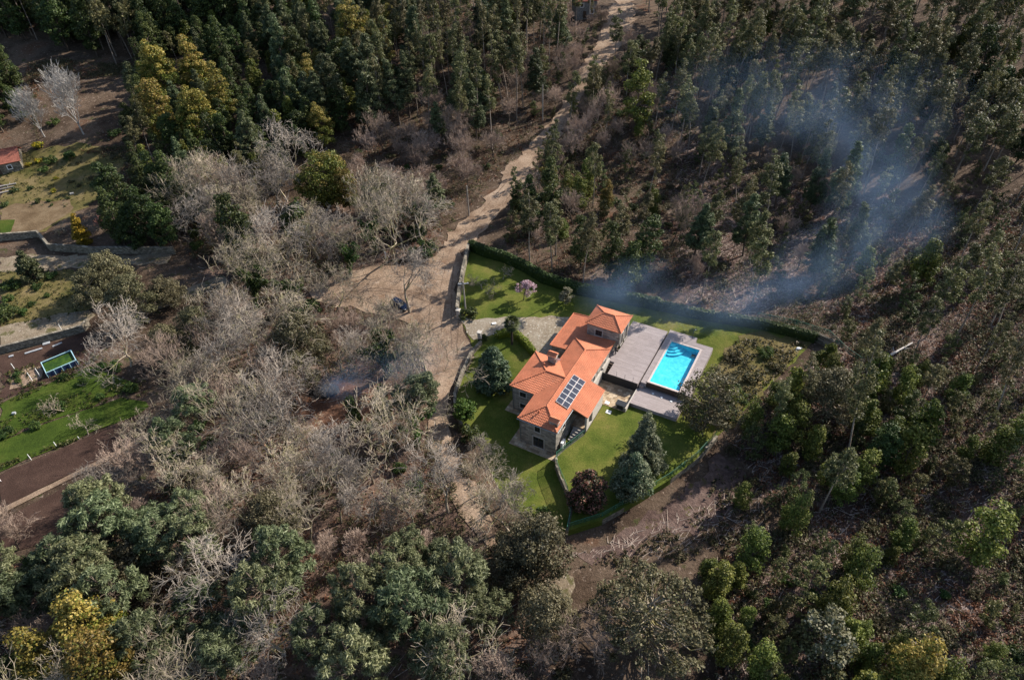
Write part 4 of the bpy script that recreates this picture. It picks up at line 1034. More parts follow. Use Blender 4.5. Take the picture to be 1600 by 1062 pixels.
# clipped hedge
def hedge(name, P, w, h, leaf, label, per=260, size=.22, cat='hedge'):
    rng = np.random.default_rng(len(label)); P = [np.array(p[:2]) for p in P]; C = []
    for a, b in zip(P, P[1:]):
        n = max(1, int(np.hypot(*(b - a)) / .55))
        for k in range(n):
            q = a + (b - a) * (k + rng.random()) / n
            for zz in (.3, .75): C.append((*q, float(TH(*q)) + h * zz))
    C = np.array(C); V, F = cards(rng, C, np.tile([w / 2, w / 2, h * .34], (len(C), 1)) * rng.uniform(.85, 1.15, (len(C), 1)), per // 2, size, 1.4, .6, up=.8)
    # the dense heart of the hedge: leaves packed on a rough core
    Q = [a + (b - a) * k / max(1, int(np.hypot(*(b - a)) / .7)) for a, b in zip(P, P[1:]) for k in range(max(1, int(np.hypot(*(b - a)) / .7)))] + [P[-1]]
    CV, CF = [], []
    for i_, q in enumerate(Q):
        d = Q[min(i_ + 1, len(Q) - 1)] - Q[max(i_ - 1, 0)]; n = np.array([-d[1], d[0]]) / np.hypot(*d) * w * .42; g = float(TH(*q))
        for s_, f_, z in ((1, 1, 0), (1, 1.05, h * .6), (1, .75, h * .95), (-1, .75, h * .95), (-1, 1.05, h * .6), (-1, 1, 0)): CV.append((*(q + n * s_ * f_ * rng.uniform(.85, 1.1)), g + z * rng.uniform(.93, 1.05)))
    for k in range(len(Q) - 1): CF += [(6 * k + c, 6 * k + c + 1, 6 * k + c + 7, 6 * k + c + 6) for c in range(5)]
    F = np.concatenate([F, np.array(CF) + len(V)]); V = np.concatenate([V, np.array(CV)])
    o = empty(name, C[0]); tag(o, label, cat)
    obj('foliage', mesh('foliage', V - C[0], F, leaf), o)
    st = [(*c, *(c - np.array([rng.normal(0, .1), 0, h * .8])), .02, .04) for c in C[::2] - C[0]]
    obj('stem', mesh('stem', *tubes(st, 4), M['bark']), o)
    return o
hedge('clipped_hedge', W([(778, 527), (792, 523), (803, 524), (815, 533), (825, 543), (833, 554)]), 1.3, 1.3, M['hedge'], 'bright green clipped hedge curving round the fan palm')
hedge('ivy_hedge', W([(736, 390), (760, 400), (790, 409), (815, 420), (850, 441), (905, 459), (960, 469), (1030, 483)]), 1.6, 2.3, M['ivy'], 'shaggy ivy hedge along the top of the back garden wall', 200, .3)
hedge('wood_edge_creeper', W([(1030, 483), (1100, 498), (1190, 512), (1272, 533)]), 1.5, 1.9, M['dark_leaf'], 'dark creeper over the back wall below the blue smoke', 120, .3)
for q_, (x_, y_, k_, s_, l_) in enumerate([(1145, 560, 'bush_scrub', 1.1, 'brownish bush on the rough ground right of the pool'), (1170, 590, 'bush_scrub', 1.3, 'wide brownish bush in the middle of the rough ground'), (1195, 555, 'bush_green', 1.0, 'green bush on the rough ground below the back wall'), (1150, 625, 'bush', 1.3, 'dark bush close behind the grey tree by the pool'), (1215, 575, 'bush_scrub', 1.0, 'brownish bush at the outer edge of the rough ground'), (1135, 655, 'bush_green', 1.3, 'green bush at the corner of the garden fence')]): put(k_, x_, y_, s_, l_, v=q_)
# trees of the far gardens
put('bare_white', 131, 210, 1.1, 'tall white barked bare tree on the reddish bank above the shed', v=0, rz=2)
put('bare_white', 70, 214, .85, 'smaller white barked bare tree close behind the shed', v=1)
put('bare', 205, 572, .92, 'round pale grey bare tree beside the frame pool', v=2, rad=5)
put('golden', 133, 380, 1, 'golden yellow conifer above the stone terrace wall', 'golden_conifer', T_)
put('redtwig', 182, 366, 1, 'small bare tree with reddish twigs beside the golden conifer', 'red_twig_tree', T_)
put('fruit', 100, 361, .9, 'small pale bare shrub on the terrace wall left of the golden conifer', 'bare_shrub', 'shrub', 0)
put('lawnpine', 55, 437, .95, 'dense young pine beside the gravel lane', 'young_pine', T_)
put('bush', 14, 497, 1.5, 'big round blue green bush at the edge of the gravel yard', v=2)
put('bush_green', 20, 450, 1.2, 'dark green bush below the young pine', v=0)
for q_, (x_, y_, s_, l_) in enumerate([(185, 452, .95, 'broad grey green oak above the lane, topmost of its clump'), (150, 478, .8, 'grey green oak at the left end of the oak clump'), (222, 500, .95, 'spreading grey green oak above the round bare tree'), (270, 478, .75, 'small grey green oak beside the sunlit verge'),
                                       (312, 540, .85, 'grey green oak between the lane verge and the bare wood'), (280, 560, .7, 'low grey green oak just below the lane verge')]):
    put('oak', x_, y_, s_, l_, v=q_, rad=3.5)
put('bush_green', 210, 510, 1.4, 'dark green bush under the spreading grey green oaks')
for x_, y_, s_, l_ in [(22, 300, 1, 'dark round bush next to the stacked logs'), (49, 296, .8, 'lone green bush on the tan slope below the shed'), (60, 316, .9, 'grey green bush at the foot of the tan slope'), (76, 316, .6, 'small dull bush in the row below the yellow one'), (107, 311, .6, 'small dark round bush beside the pale stones'), (8, 322, .9, 'dull bush at the left edge of the tan slope'), (82, 322, .55, 'lowest small bush of the row on the tan slope')]:
    put('smallbush', x_, y_, s_ * 1.3, l_, 'bush', 'bush')
put('yellowbush', 85, 300, 1.1, 'small yellow bush on the tan slope', 'yellow_bush', 'bush'); put('yellowbush', 88, 280, .9, 'small yellow bush higher up the slope near the shed garden', 'yellow_bush', 'bush')
put('yellowbush', 60, 232, 2.2, 'wide yellow green shrub beside the shed roof', 'yellow_bush', 'bush'); put('yellowbush', 45, 260, 1.3, 'yellow flowering plant against the gable of the shed', 'yellow_bush', 'bush'); put('yellowbush', 60, 254, 1.4, 'yellow flowering plant in the bed next to the shed', 'yellow_bush', 'bush')
for x_, y_, s_, l_ in [(80, 255, 1.2, 'leafy green bush between the shed bed and the grass'), (108, 250, 1.4, 'dark green bush at the far end of the shed bed'), (70, 268, .9, 'low bright green bush at the edge of the grass below the shed bed'), (180, 212, 1.2, 'pale green bush alone on the reddish bank'), (85, 195, 1.1, 'dark green bush between the two white barked trees')]:
    put('bush_green', x_, y_, s_, l_)
for k_, n_, P_, w_ in (('bush_green', 9, [(0, 430), (100, 425), (110, 470), (40, 500), (0, 505)], 'leafy bush in the rough plot below the lane'), ('bush_scrub', 8, [(20, 235), (190, 235), (190, 300), (60, 300)], 'dry bush on the yellow grass below the shed'), ('bush_green', 7, [(0, 600), (60, 570), (180, 560), (215, 590), (120, 605), (40, 625), (0, 632)], 'green bush on the bank between pool terrace and lawn'), ('bush_green', 8, [(0, 672), (130, 628), (200, 605), (225, 612), (130, 640), (0, 690)], 'low bush on the bank between the two lawns')):
    Q_ = [tuple(p[:2]) for p in W(P_)]; m_ = 0
    while m_ < n_:
        x_, y_ = rngP.uniform(min(q[0] for q in Q_), max(q[0] for q in Q_)), rngP.uniform(min(q[1] for q in Q_), max(q[1] for q in Q_))
        if inside(Q_, x_, y_): m_ += 1; plant('bush', K[k_][m_ % len(K[k_])], (x_, y_, float(TH(x_, y_)) - .05), rngP.random() * 6.28, rngP.uniform(.4, .9), w_, 'bush', w_)
put('fruit', 100, 642, 1.0, 'small bare bush on the upper green lawn', 'bare_shrub', 'shrub', 1); put('fruit', 138, 678, .9, 'thin bare sapling at the edge of the tilled field', 'bare_shrub', 'shrub', 0)
put('bare_brown', 30, 858, .8, 'fine twigged bare tree at the end of the lower tilled field', v=1)
# specimens in the woods
put('euc', 900, 44, .8, 'eucalyptus hiding the left side of the grey building', v=1); put('euc', 925, 40, .55, 'short eucalyptus in front of the grey building', v=3)
put('roundacacia', 512, 318, 1.0, 'big rounded yellow green acacia alone above the grey bare trees', 'acacia_tree', T_, rad=8)
for x_, y_, k_, s_, l_ in [(828, 318, 'acacia', .6, 'yellow green acacia leftmost in the row beside the upper road'), (858, 305, 'mimosa', .6, 'yellow tinged acacia second in the row beside the upper road'), (888, 318, 'bright', .9, 'bright acacia in the middle of the row beside the upper road'), (918, 312, 'acacia', .65, 'broad acacia fourth in the row beside the upper road'), (946, 330, 'mimosa', .55, 'yellow tipped acacia at the end of the row beside the upper road'), (806, 338, 'dark', .6, 'dark pointed evergreen at the roadside below the acacia row'), (880, 372, 'bright', .7, 'green acacia standing alone above the ivy hedge')]: put(k_, x_, y_, s_, l_, rad=3)
for x_, y_, s_, v_, l_ in [(270, 170, 1.15, 0, 'tall acacia with pale yellow bloom, highest of the yellow clump'), (320, 160, 1.05, 1, 'pale yellow flowering acacia beside the highest of the clump'), (268, 232, 1.0, 2, 'yellow flowering acacia in front of the yellow clump'), (325, 240, 1.1, 0, 'acacia hung with cream bloom down its sunny side'), (355, 200, 1.0, 1, 'dark green acacia tinged yellow at the back of the clump'),
                           (548, 330, .75, 2, 'smaller yellow green acacia leaning on the rounded one'), (560, 120, 1.1, 2, 'yellow flowering acacia among the tall pines'), (600, 135, .9, 0, 'narrow yellow acacia right of the pines'), (570, 30, 1.1, 1, 'yellow green acacia at the very top beside the pines'),
                           (175, 1030, 1.0, 0, 'large golden flowering acacia in the lower corner of the photo'), (105, 1075, .9, 1, 'golden flowering acacia at the bottom edge, left one of two'), (215, 1085, .95, 2, 'golden flowering acacia at the bottom edge, right one of two')]:
    put('mimosa', x_, y_, s_ * (1.25 if y_ < 300 else 1.0), l_, v=v_, rad=6 if 150 < y_ < 260 else 3.5)
for x_, y_, s_, v_, l_ in [(585, 208, 1.25, 0, 'big conical pine at the foot of the upper wood'), (535, 195, 1.1, 2, 'conical pine left of the biggest one'), (625, 195, 1.0, 2, 'conical pine right of the biggest one'), (490, 200, 1.0, 0, 'blue green pine at the left end of the conical row'), (690, 225, .7, 1, 'small dark pine above the brown thicket'),
                           (1268, 440, .95, 0, 'bushy blue green pine in the drifting smoke'), (1160, 400, .85, 2, 'bushy pine left of the smoke, above the back wall'), (1080, 415, .85, 1, 'tall pine above the middle of the back wall'), (1330, 410, .75, 2, 'pine half hidden by the thickest smoke'), (400, 275, 1.0, 1, 'spreading dark pine left of the rounded yellow acacia')]:
    put('pine', x_, y_, s_, l_, v=v_, rad=3)
put('pine_flat', 640, 668, .85, 'slanting pine in the smoke above the ash heap', v=0, rad=3); put('pine_flat', 668, 985, 1.0, 'flat topped pine on a leaning dark trunk', v=1, rad=3)
put('ivycolumn', 600, 655, 1.1, 'dark ivy covered trunk beside the slanting pine', 'ivy_column', T_); put('ivycolumn', 556, 660, .8, 'thinner ivy covered trunk below the burning heap', 'ivy_column', T_)
for k_, x_, y_, s_, v_, l_ in [('bare', 640, 489, 1.15, 0, 'tall bare tree right beside the parked car'), ('bare', 522, 497, .9, 1, 'pale bare tree on the edge of the dirt clearing'), ('bare_ivy', 462, 488, 1.15, 0, 'big bare tree with ivy on its trunk at the end of the clearing'), ('bare_ivy', 550, 432, .95, 1, 'bare tree wrapped in ivy above the clearing'),
                               ('bare', 668, 590, 1.0, 3, 'mossy bare tree beside the lane below the clearing'), ('bare_ivy', 405, 480, 1.1, 1, 'spreading ivy trunked bare tree beside the lane verge'), ('bare', 700, 800, .9, 4, 'bare tree whose trunk stands in the lane'), ('bare', 385, 960, 1.0, 2, 'silvery bare tree among the dark pines'), ('bare_brown', 730, 300, .9, 0, 'brown bare tree beside the upper road')]:
    put(k_, x_, y_, s_, l_, v=v_, rad=4)
put('bush', 485, 492, 1.6, 'dark bush beside the ivy trunked tree at the clearing'); put('bush_green', 662, 400, 2.0, 'leafy green bush at the corner of road and clearing'); put('bush', 650, 372, 1.5, 'dark bush above the corner of road and clearing')
put('oak', 832, 888, 1.05, 'olive green oak at the lowest corner of the garden', v=0, rad=4); put('oak', 800, 905, .8, 'darker oak beside the olive green one below the garden', v=1, rad=3)
put('bigoak', 1010, 1000, 1.0, 'very wide thin leaved oak below the garden', 'wide_oak', T_, rad=7)
put('flowering', 1282, 1030, 1.0, 'tree topped with cream flowers on the lower slope', 'flowering_tree', T_, rad=3); put('mimosa', 1395, 1080, .85, 'yellow green tree at the bottom edge beside the cream flowered one', v=1, rad=3)
put('oak', 1290, 655, .95, 'dark olive tree standing at the corner of the garden fence', v=2, rad=3.5)
for x_, y_, s_, l_ in [(1510, 872, 1.25, 'bright green acacia alone on the bracken slope'), (1545, 720, 1.0, 'yellow tipped acacia at the right of the open slope'), (1335, 765, .9, 'acacia with pale yellow top in the middle of the slope'), (1405, 735, 1.1, 'slim bright acacia in the middle of the open slope'), (1168, 885, .9, 'bright acacia above the fallen poles'), (1115, 935, .9, 'bright acacia left of the fallen poles'),
                       (1210, 700, 1.1, 'bright acacia against the garden corner'), (992, 200, 1.9, 'bright acacia standing over the bend of the upper road'), (1055, 100, 1.8, 'tall bright acacia right of the upper road'), (905, 325, 1.0, 'bright leafy acacia above the blossom lawn')]:
    put('bright', x_, y_, s_, l_, rad=2.5)

# ------------------------------------------------------------------ the woods
ROADW = [tuple(p[:2]) for p in W(ROAD_PX)]; GW = [tuple(p[:2]) for p in GARDEN]
CLEAR = [[tuple(p[:2]) for p in W(L)] for L in ([(0, 225), (60, 225), (200, 250), (170, 300), (170, 395), (0, 400)], [(0, 395), (280, 395), (360, 430), (360, 445), (140, 505), (170, 560), (235, 630), (255, 670), (170, 780), (60, 870), (0, 880)], [(470, 596), (600, 586), (622, 645), (600, 690), (490, 712), (462, 650)],
                                                [(850, 890), (990, 850), (1090, 790), (1130, 720), (1150, 745), (1140, 810), (1060, 840), (1000, 870), (900, 905)], [(60, 130), (200, 120), (215, 230), (60, 235)], [(655, 770), (705, 800), (790, 875), (795, 925), (745, 925), (690, 880), (645, 830)], [(450, 316), (600, 316), (600, 376), (450, 376)])]
def free(x, y):
    if inside(ROADW, x, y) or inside(GW, x, y): return False
    return not any(inside(C, x, y) for C in CLEAR)
LB = {'euc': 'eucalyptus with drooping olive leaves', 'euc_sparse': 'thin pale stemmed eucalyptus', 'sapling': 'young bushy eucalyptus', 'dark': 'dark green evergreen', 'pine': 'blue green pine with a conical crown', 'pine_flat': 'spreading blue green pine',
      'mimosa': 'acacia flecked with yellow bloom', 'acacia': 'plain green acacia', 'bright': 'bright green acacia', 'oak': 'grey green oak', 'bare': 'grey leafless tree', 'bare_brown': 'brown twigged leafless tree', 'bare_ivy': 'leafless tree with ivy on its trunk', 'bush': 'dark green bush', 'bush_green': 'leafy green bush', 'bush_scrub': 'low brownish bush'}
COUNT = {}; CAND = []
CAP = 295
def forest(px, gap, mix, where, n_max=9999, scale=(.8, 1.15), zone_free=None):
    P = [tuple(p[:2]) for p in W(px)]
    X = [p[0] for p in P]; Y = [p[1] for p in P]
    ks = list(mix); pr = np.array([mix[k] for k in ks], float); pr /= pr.sum()
    area = (max(X) - min(X)) * (max(Y) - min(Y)); cell = {}; made = 0
    for _ in range(int(area / gap ** 2 * 9)):
        x, y = rngP.uniform(min(X), max(X)), rngP.uniform(min(Y), max(Y))
        i_, j_ = int(x // gap), int(y // gap)
        g = gap * rngP.uniform(.75, 1.05)
        if any((x - a) ** 2 + (y - b) ** 2 < g * g for di in (-1, 0, 1) for dj in (-1, 0, 1) for a, b in cell.get((i_ + di, j_ + dj), ())): continue
        if not inside(P, x, y) or not free(x, y): continue
        if any((x - a) ** 2 + (y - b) ** 2 < r * r for a, b, r in TAKEN): continue
        k = ks[rngP.choice(len(ks), p=pr)]
        nm = KN[k][0]
        cell.setdefault((i_, j_), []).append((x, y))
        s = rngP.uniform(*scale)
        CAND.append((x * x + y * y + (float(TH(x, y)) - CAMZ) ** 2, nm, k, int(rngP.integers(len(K[k]))), (x, y, float(TH(x, y)) - .1), rngP.random() * 6.28, (s * rngP.uniform(.9, 1.1), s * rngP.uniform(.9, 1.1), s * rngP.uniform(.9, 1.12)), where)); made += 1
        if made >= n_max: break
    return made
forest([(-70, 60), (-70, 5), (430, -5), (430, 60), (330, 70), (235, 95), (200, 112), (100, 78), (0, 62)], 4.6, {'dark': .62, 'euc': .28, 'pine': .1}, 'in the dark wood above the reddish bank', scale=(.9, 1.3))
forest([(-70, 215), (-70, 130), (20, 120), (45, 190), (30, 215)], 5.5, {'dark': 1}, 'behind the shed')
forest([(225, 100), (400, 60), (470, 120), (485, 250), (440, 300), (340, 335), (235, 325), (205, 250)], 5.2, {'dark': .5, 'acacia': .26, 'pine': .12, 'euc': .12}, 'in the thicket round the yellow acacias', scale=(.6, .95))
forest([(180, 300), (235, 325), (330, 335), (300, 420), (270, 395), (192, 395)], 4.0, {'dark': .62, 'bush': .28, 'bush_green': .1}, 'in the shade right of the golden conifer', scale=(.65, 1.05))
forest([(400, 0), (650, -5), (660, 100), (640, 190), (560, 225), (470, 240), (430, 100)], 5.6, {'pine': .42, 'euc': .3, 'dark': .16, 'mimosa': .06, 'acacia': .06}, 'in the steep wood above the brown thicket')
forest([(650, -5), (895, -5), (890, 70), (850, 170), (770, 235), (690, 225), (640, 170)], 4.5, {'euc_sparse': .26, 'euc': .34, 'pine': .08, 'sapling': .12, 'bare_brown': .12, 'acacia': .04, 'bush_scrub': .04}, 'in the open wood left of the upper road')
forest([(560, 235), (690, 210), (790, 215), (760, 280), (720, 320), (680, 350), (600, 340), (560, 330)], 4.2, {'bare_brown': .56, 'bush_scrub': .2, 'bush': .1, 'bush_green': .08, 'pine': .06}, 'in the thicket beside the upper road', scale=(.6, .95))
forest([(955, 105), (1060, 60), (1080, 230), (1060, 300), (1055, 440), (960, 462), (900, 452), (840, 425), (785, 380), (800, 335), (825, 280), (850, 240)], 5.0, {'euc': .22, 'sapling': .24, 'bright': .08, 'bare_brown': .16, 'bush_scrub': .16, 'bush': .1, 'dark': .06}, 'in the mixed wood behind the back hedge', scale=(.65, 1.0))
forest([(1000, -5), (1620, -5), (1640, 290), (1420, 300), (1310, 320), (1200, 240), (1070, 190)], 4.9, {'euc': .88, 'dark': .07, 'acacia': .05}, 'in the big wood behind the smoke', scale=(.7, 1.2))
forest([(1065, 190), (1200, 240), (1310, 320), (1290, 470), (1200, 495), (1060, 462), (1060, 300)], 5.4, {'euc': .34, 'sapling': .3, 'pine': .1, 'bare_brown': .12, 'bush_scrub': .14}, 'on the smoky slope behind the back wall', scale=(.7, 1.0))
forest([(1310, 320), (1420, 300), (1640, 290), (1640, 600), (1440, 590), (1300, 535), (1295, 470)], 4.6, {'sapling': .48, 'euc': .32, 'bush_scrub': .14, 'acacia': .06}, 'on the slope right of the smoke', scale=(.55, 1.0))
forest([(1400, 590), (1440, 590), (1640, 600), (1640, 820), (1400, 800), (1330, 800), (1430, 760)], 3.9, {'sapling': .6, 'bright': .1, 'bush_scrub': .16, 'bush_green': .06, 'euc': .08}, 'on the open slope right of the garden', scale=(.5, 1.05))
forest([(1230, 805), (1400, 805), (1640, 830), (1640, 1110), (1120, 1110), (1110, 900), (1190, 850)], 3.7, {'sapling': .48, 'bright': .2, 'bush_scrub': .18, 'bush_green': .1, 'acacia': .04}, 'on the lower right slope among the bracken', scale=(.4, 1.0))
forest([(1160, 645), (1270, 575), (1400, 600), (1430, 760), (1330, 800), (1235, 800), (1195, 735), (1150, 690)], 3.3, {'bright': .26, 'acacia': .2, 'sapling': .24, 'bush_green': .12, 'oak': .02, 'dark': .1, 'euc': .06}, 'in the green thicket at the corner of the garden', scale=(.55, 1.0))
forest([(1140, 700), (1210, 740), (1240, 810), (1190, 860), (1110, 885), (1040, 880), (1120, 835), (1160, 780)], 3.6, {'bush_scrub': .6, 'sapling': .3, 'bright': .1}, 'on the earth bank below the garden', scale=(.4, .75))
forest([(1100, 900), (1160, 880), (1290, 900), (1330, 1000), (1380, 1110), (1110, 1110)], 3.3, {'bright': .42, 'bush_green': .2, 'sapling': .2, 'acacia': .08, 'bush_scrub': .1}, 'in the green thicket along the lower edge', scale=(.4, .7))
forest([(870, 1110), (880, 970), (950, 930), (1110, 900), (1120, 1110)], 4.2, {'bush_scrub': .5, 'bush_green': .25, 'bare_brown': .2}, 'under the wide oak', scale=(.5, .8))
forest([(838, 195), (900, 70), (925, 30), (948, 36), (922, 100), (882, 168), (850, 205)], 3.0, {'sapling': .35, 'bare_brown': .3, 'bush_scrub': .35}, 'along the near edge of the upper road', scale=(.45, .8))
forest([(850, 252), (900, 195), (948, 112), (975, 118), (925, 215), (872, 275)], 3.6, {'sapling': .5, 'bare_brown': .3, 'bush_scrub': .2}, 'on the bank below the upper road', scale=(.6, .95))
forest([(300, 330), (480, 285), (560, 330), (640, 345), (690, 370), (640, 405), (540, 412), (480, 445), (400, 470), (350, 420)], 5.2, {'bare': .54, 'bare_brown': .12, 'bare_ivy': .24, 'bush_green': .12, 'dark': .06}, 'in the grey wood above the clearing', scale=(.9, 1.25))
forest([(440, 545), (540, 570), (600, 585), (650, 585), (680, 610), (660, 660), (664, 700), (560, 720), (400, 700), (290, 660), (285, 560), (350, 500), (400, 510)], 4.6, {'bare': .46, 'bare_brown': .24, 'bare_ivy': .16, 'bush_green': .14, 'oak': .04}, 'in the grey wood round the burning heap', scale=(.8, 1.12))
forest([(420, 480), (490, 482), (600, 505), (640, 520), (668, 580), (600, 580), (540, 565), (440, 540)], 3.4, {'bare_brown': .55, 'bare': .2, 'bush_scrub': .2, 'bush_green': .05}, 'in the low scrub below the parked car', scale=(.3, .6))
forest([(290, 650), (400, 700), (560, 720), (664, 700), (700, 760), (760, 872), (700, 905), (500, 860), (330, 810), (200, 815), (180, 780), (255, 680)], 4.8, {'bare': .48, 'bare_brown': .2, 'bare_ivy': .1, 'pine_flat': .08, 'bush_green': .18}, 'in the grey wood below the burning heap', scale=(.65, .95))
forest([(700, 690), (725, 700), (790, 800), (830, 830), (800, 860), (770, 800), (730, 740)], 4.2, {'bare': .8, 'bare_brown': .2}, 'between the lane and the lower lawn', scale=(.5, .75))
forest([(-70, 885), (60, 875), (200, 822), (330, 812), (500, 862), (700, 908), (790, 905), (860, 965), (860, 1110), (-70, 1110)], 4.3, {'pine_flat': .46, 'bare': .2, 'bare_brown': .2, 'oak': .04, 'bush_green': .1}, 'in the mixed wood along the bottom edge', scale=(.6, .92))
# the nearest of each kind are trees of their own; what is left of a kind farther off is one wood
REST = {}
CAND.sort(key=lambda c: c[0])
for _d, nm, k, v_, p_, rz_, s_, where in CAND:
    if COUNT.get(nm, 0) < CAP:
        COUNT[nm] = COUNT.get(nm, 0) + 1
        plant(nm, K[k][v_], p_, rz_, s_, LB[k] + ' ' + where, KN[k][1], LB[k] + ' ' + where)
    else: REST.setdefault(nm, []).append((k, v_, p_, rz_, s_))
print('planted', COUNT, {k: len(v) for k, v in REST.items()})
for nm, L in REST.items():
    Vs, Ss, mats, mi, n0 = [], [], [], [], 0
    rng = np.random.default_rng(77)
    for k, v_, p_, rz_, s_ in L:
        if '_raw' not in K[k][v_]: continue
        V, S, bark, leaf = K[k][v_]['_raw']
        q = V.reshape(-1, 4, 3); q = q[rng.random(len(q)) < .35]; c_ = q.mean(1, keepdims=True); q = c_ + (q - c_) * 1.5
        rot = np.array([[math.cos(rz_), -math.sin(rz_), 0], [math.sin(rz_), math.cos(rz_), 0], [0, 0, 1]])
        f_ = lambda X: (X * np.array(s_)) @ rot.T + np.array(p_)
        for m in (leaf, bark):
            if m not in mats: mats.append(m)
        Vs.append(f_(q.reshape(-1, 3))); mi.append(np.full(len(q), mats.index(leaf)))
        tv, tf = tubes(np.concatenate([f_(S[:, :3]), f_(S[:, 3:6]), S[:, 6:] * s_[0]], 1)[:12], 4)
        Vs.append(tv); mi.append(np.full(len(tf), mats.index(bark))); Ss.append((len(q), tf))
    F, n0 = [], 0
    for nq, tf in Ss:
        F.append(n0 + np.arange(4 * nq).reshape(-1, 4)); n0 += 4 * nq
        F.append(tf + n0); n0 += tf.max() + 1
    if F: tag(obj(nm.replace('_tree', '').replace('_sapling', '') + '_wood', mesh(nm + '_wood', np.concatenate(Vs), np.concatenate(F), mats, np.concatenate(mi))), kind='stuff')

# ------------------------------------------------------------------ ground cover
def cover(name, px, n, leaf, hgt, size, seed, per=9, keep=None):
    """plants too low and many to count: one mesh"""
    rng = np.random.default_rng(seed); C = []
    for poly, share in px:
        P = [tuple(p[:2]) for p in W(poly)]; X = [p[0] for p in P]; Y = [p[1] for p in P]; m = 0; tr_ = 0
        while m < n * share and tr_ < n * 20:
            tr_ += 1
            x, y = rng.uniform(min(X), max(X)), rng.uniform(min(Y), max(Y))
            if inside(P, x, y) and free(x, y) and (math.sin(x * .35 + seed) * math.cos(y * .29 + seed * 2) + rng.normal(0, .5) > -.1):
                C.append((x, y, float(TH(x, y)) + hgt * .3)); m += 1
    C = np.array(C); q = rng.uniform(.5, 1.4, (len(C), 1))
    V, F = cards(rng, C, np.tile([.6, .6, hgt * .6], (len(C), 1)) * q, per, size, 2.4, .2)
    return tag(obj(name, mesh(name, V, F, leaf)), kind='stuff')
ZR = [(1300, 330), (1640, 300), (1640, 1110), (1120, 1110), (1110, 880), (1230, 820), (1140, 690), (1200, 610), (1300, 560)]
ZS = [(1060, 180), (1320, 310), (1310, 540), (1060, 470)]
ZB = [(300, 330), (560, 300), (690, 380), (480, 450), (660, 540), (660, 700), (790, 905), (860, 1110), (-70, 1110), (-70, 890), (200, 815), (280, 660), (290, 560)]
ZT = [(430, 100), (640, -5), (900, -5), (850, 200), (760, 300), (680, 370), (560, 320), (470, 240)]
ZM = [(960, 100), (1060, 60), (1060, 460), (900, 455), (785, 380), (850, 240)]
ZL = [(40, 100), (210, 100), (240, 330), (180, 390), (170, 260), (60, 225)]
cover('bracken', [(ZR, .42), (ZB, .17), (ZT, .22), (ZM, .14), (ZL, .05)], 11000, M['fern'], .6, .24, 1, 12)
cover('undergrowth', [(ZR, .36), (ZB, .20), (ZS, .10), (ZT, .14), (ZM, .12), (ZL, .08)], 28000, M['scrub'], 1.0, .22, 2, 13)
ZE = [(1150, 530), (1265, 536), (1215, 588), (1162, 642), (1120, 672), (1125, 590)]
def tufts(name, px, n, leaf, hgt, size, seed):
    rng = np.random.default_rng(seed); C = []
    for poly in px:
        P = [tuple(p[:2]) for p in W(poly)]; X = [p[0] for p in P]; Y = [p[1] for p in P]
        for _ in range(n):
            x, y = rng.uniform(min(X), max(X)), rng.uniform(min(Y), max(Y))
            if inside(P, x, y) and rng.random() < .5 + .5 * math.sin(x * .8 + seed) * math.sin(y * .7): C.append((x, y, float(TH(x, y)) + hgt * .3))
    C = np.array(C); V, F = cards(rng, C, np.tile([.4, .4, hgt * .6], (len(C), 1)) * rng.uniform(.5, 1.5, (len(C), 1)), 8, size, 2.4, .2)
    return tag(obj(name, mesh(name, V, F, leaf)), kind='stuff')
tufts('rough_scrub', [ZE, [(900, 885), (1000, 850), (1090, 800), (1130, 720), (1200, 770), (1200, 850), (1050, 880)]], 1700, M['scrub'], .9, .3, 3)
tufts('lane_scrub', [[(655, 760), (705, 800), (790, 875), (795, 925), (745, 925), (690, 880), (645, 830)], [(668, 690), (690, 690), (720, 790), (790, 868), (770, 880), (730, 840), (690, 760)], [(700, 690), (715, 700), (780, 812), (805, 862), (795, 868), (740, 780)]], 1500, M['scrub'], .9, .22, 6)
tufts('weeds', [[(0, 425), (110, 420), (200, 430), (150, 480), (90, 500), (0, 512)], [(0, 240), (60, 235), (140, 225), (200, 250), (175, 300), (120, 330), (0, 320)], [(0, 588), (60, 566), (135, 545), (180, 575), (60, 612), (0, 640)], [(0, 660), (130, 612), (225, 590), (232, 618), (130, 640), (0, 692)], [(0, 735), (60, 712), (124, 688), (130, 682), (60, 704), (0, 728)]], 900, leaf_mat('weeds', [(.1, (.020, .030, .006)), (.5, (.050, .062, .014)), (.9, (.11, .10, .03))]), .6, .26, 4)
# fallen twigs and bark strips
rng = np.random.default_rng(5); S = []
for poly, n in ((ZR, 19000), (ZS, 4500), (ZB, 2600), (ZT, 1500), (ZM, 900), ([(890, 870), (1100, 790), (1190, 760), (1200, 840), (1000, 880)], 700)):
    P = [tuple(p[:2]) for p in W(poly)]; X = [p[0] for p in P]; Y = [p[1] for p in P]; m = 0
    while m < n:
        x, y = rng.uniform(min(X), max(X)), rng.uniform(min(Y), max(Y)); m += 1
        if not inside(P, x, y) or inside(ROADW, x, y) or inside(GW, x, y): continue
        th = rng.normal(.6, .7); L_ = rng.gamma(2, .4) + .25; z = float(TH(x, y))
        S.append((x, y, z + .06, x + math.cos(th) * L_, y + math.sin(th) * L_, float(TH(x + math.cos(th) * L_, y + math.sin(th) * L_)) + .06 + abs(rng.normal(0, .12)), rng.uniform(.03, .07), .02))
tag(obj('fallen_twigs', mesh('fallen_twigs', *tubes(S, 3), bark_mat('shed bark strips', (.27, .20, .16), (.48, .40, .34), 1.5))), kind='stuff')

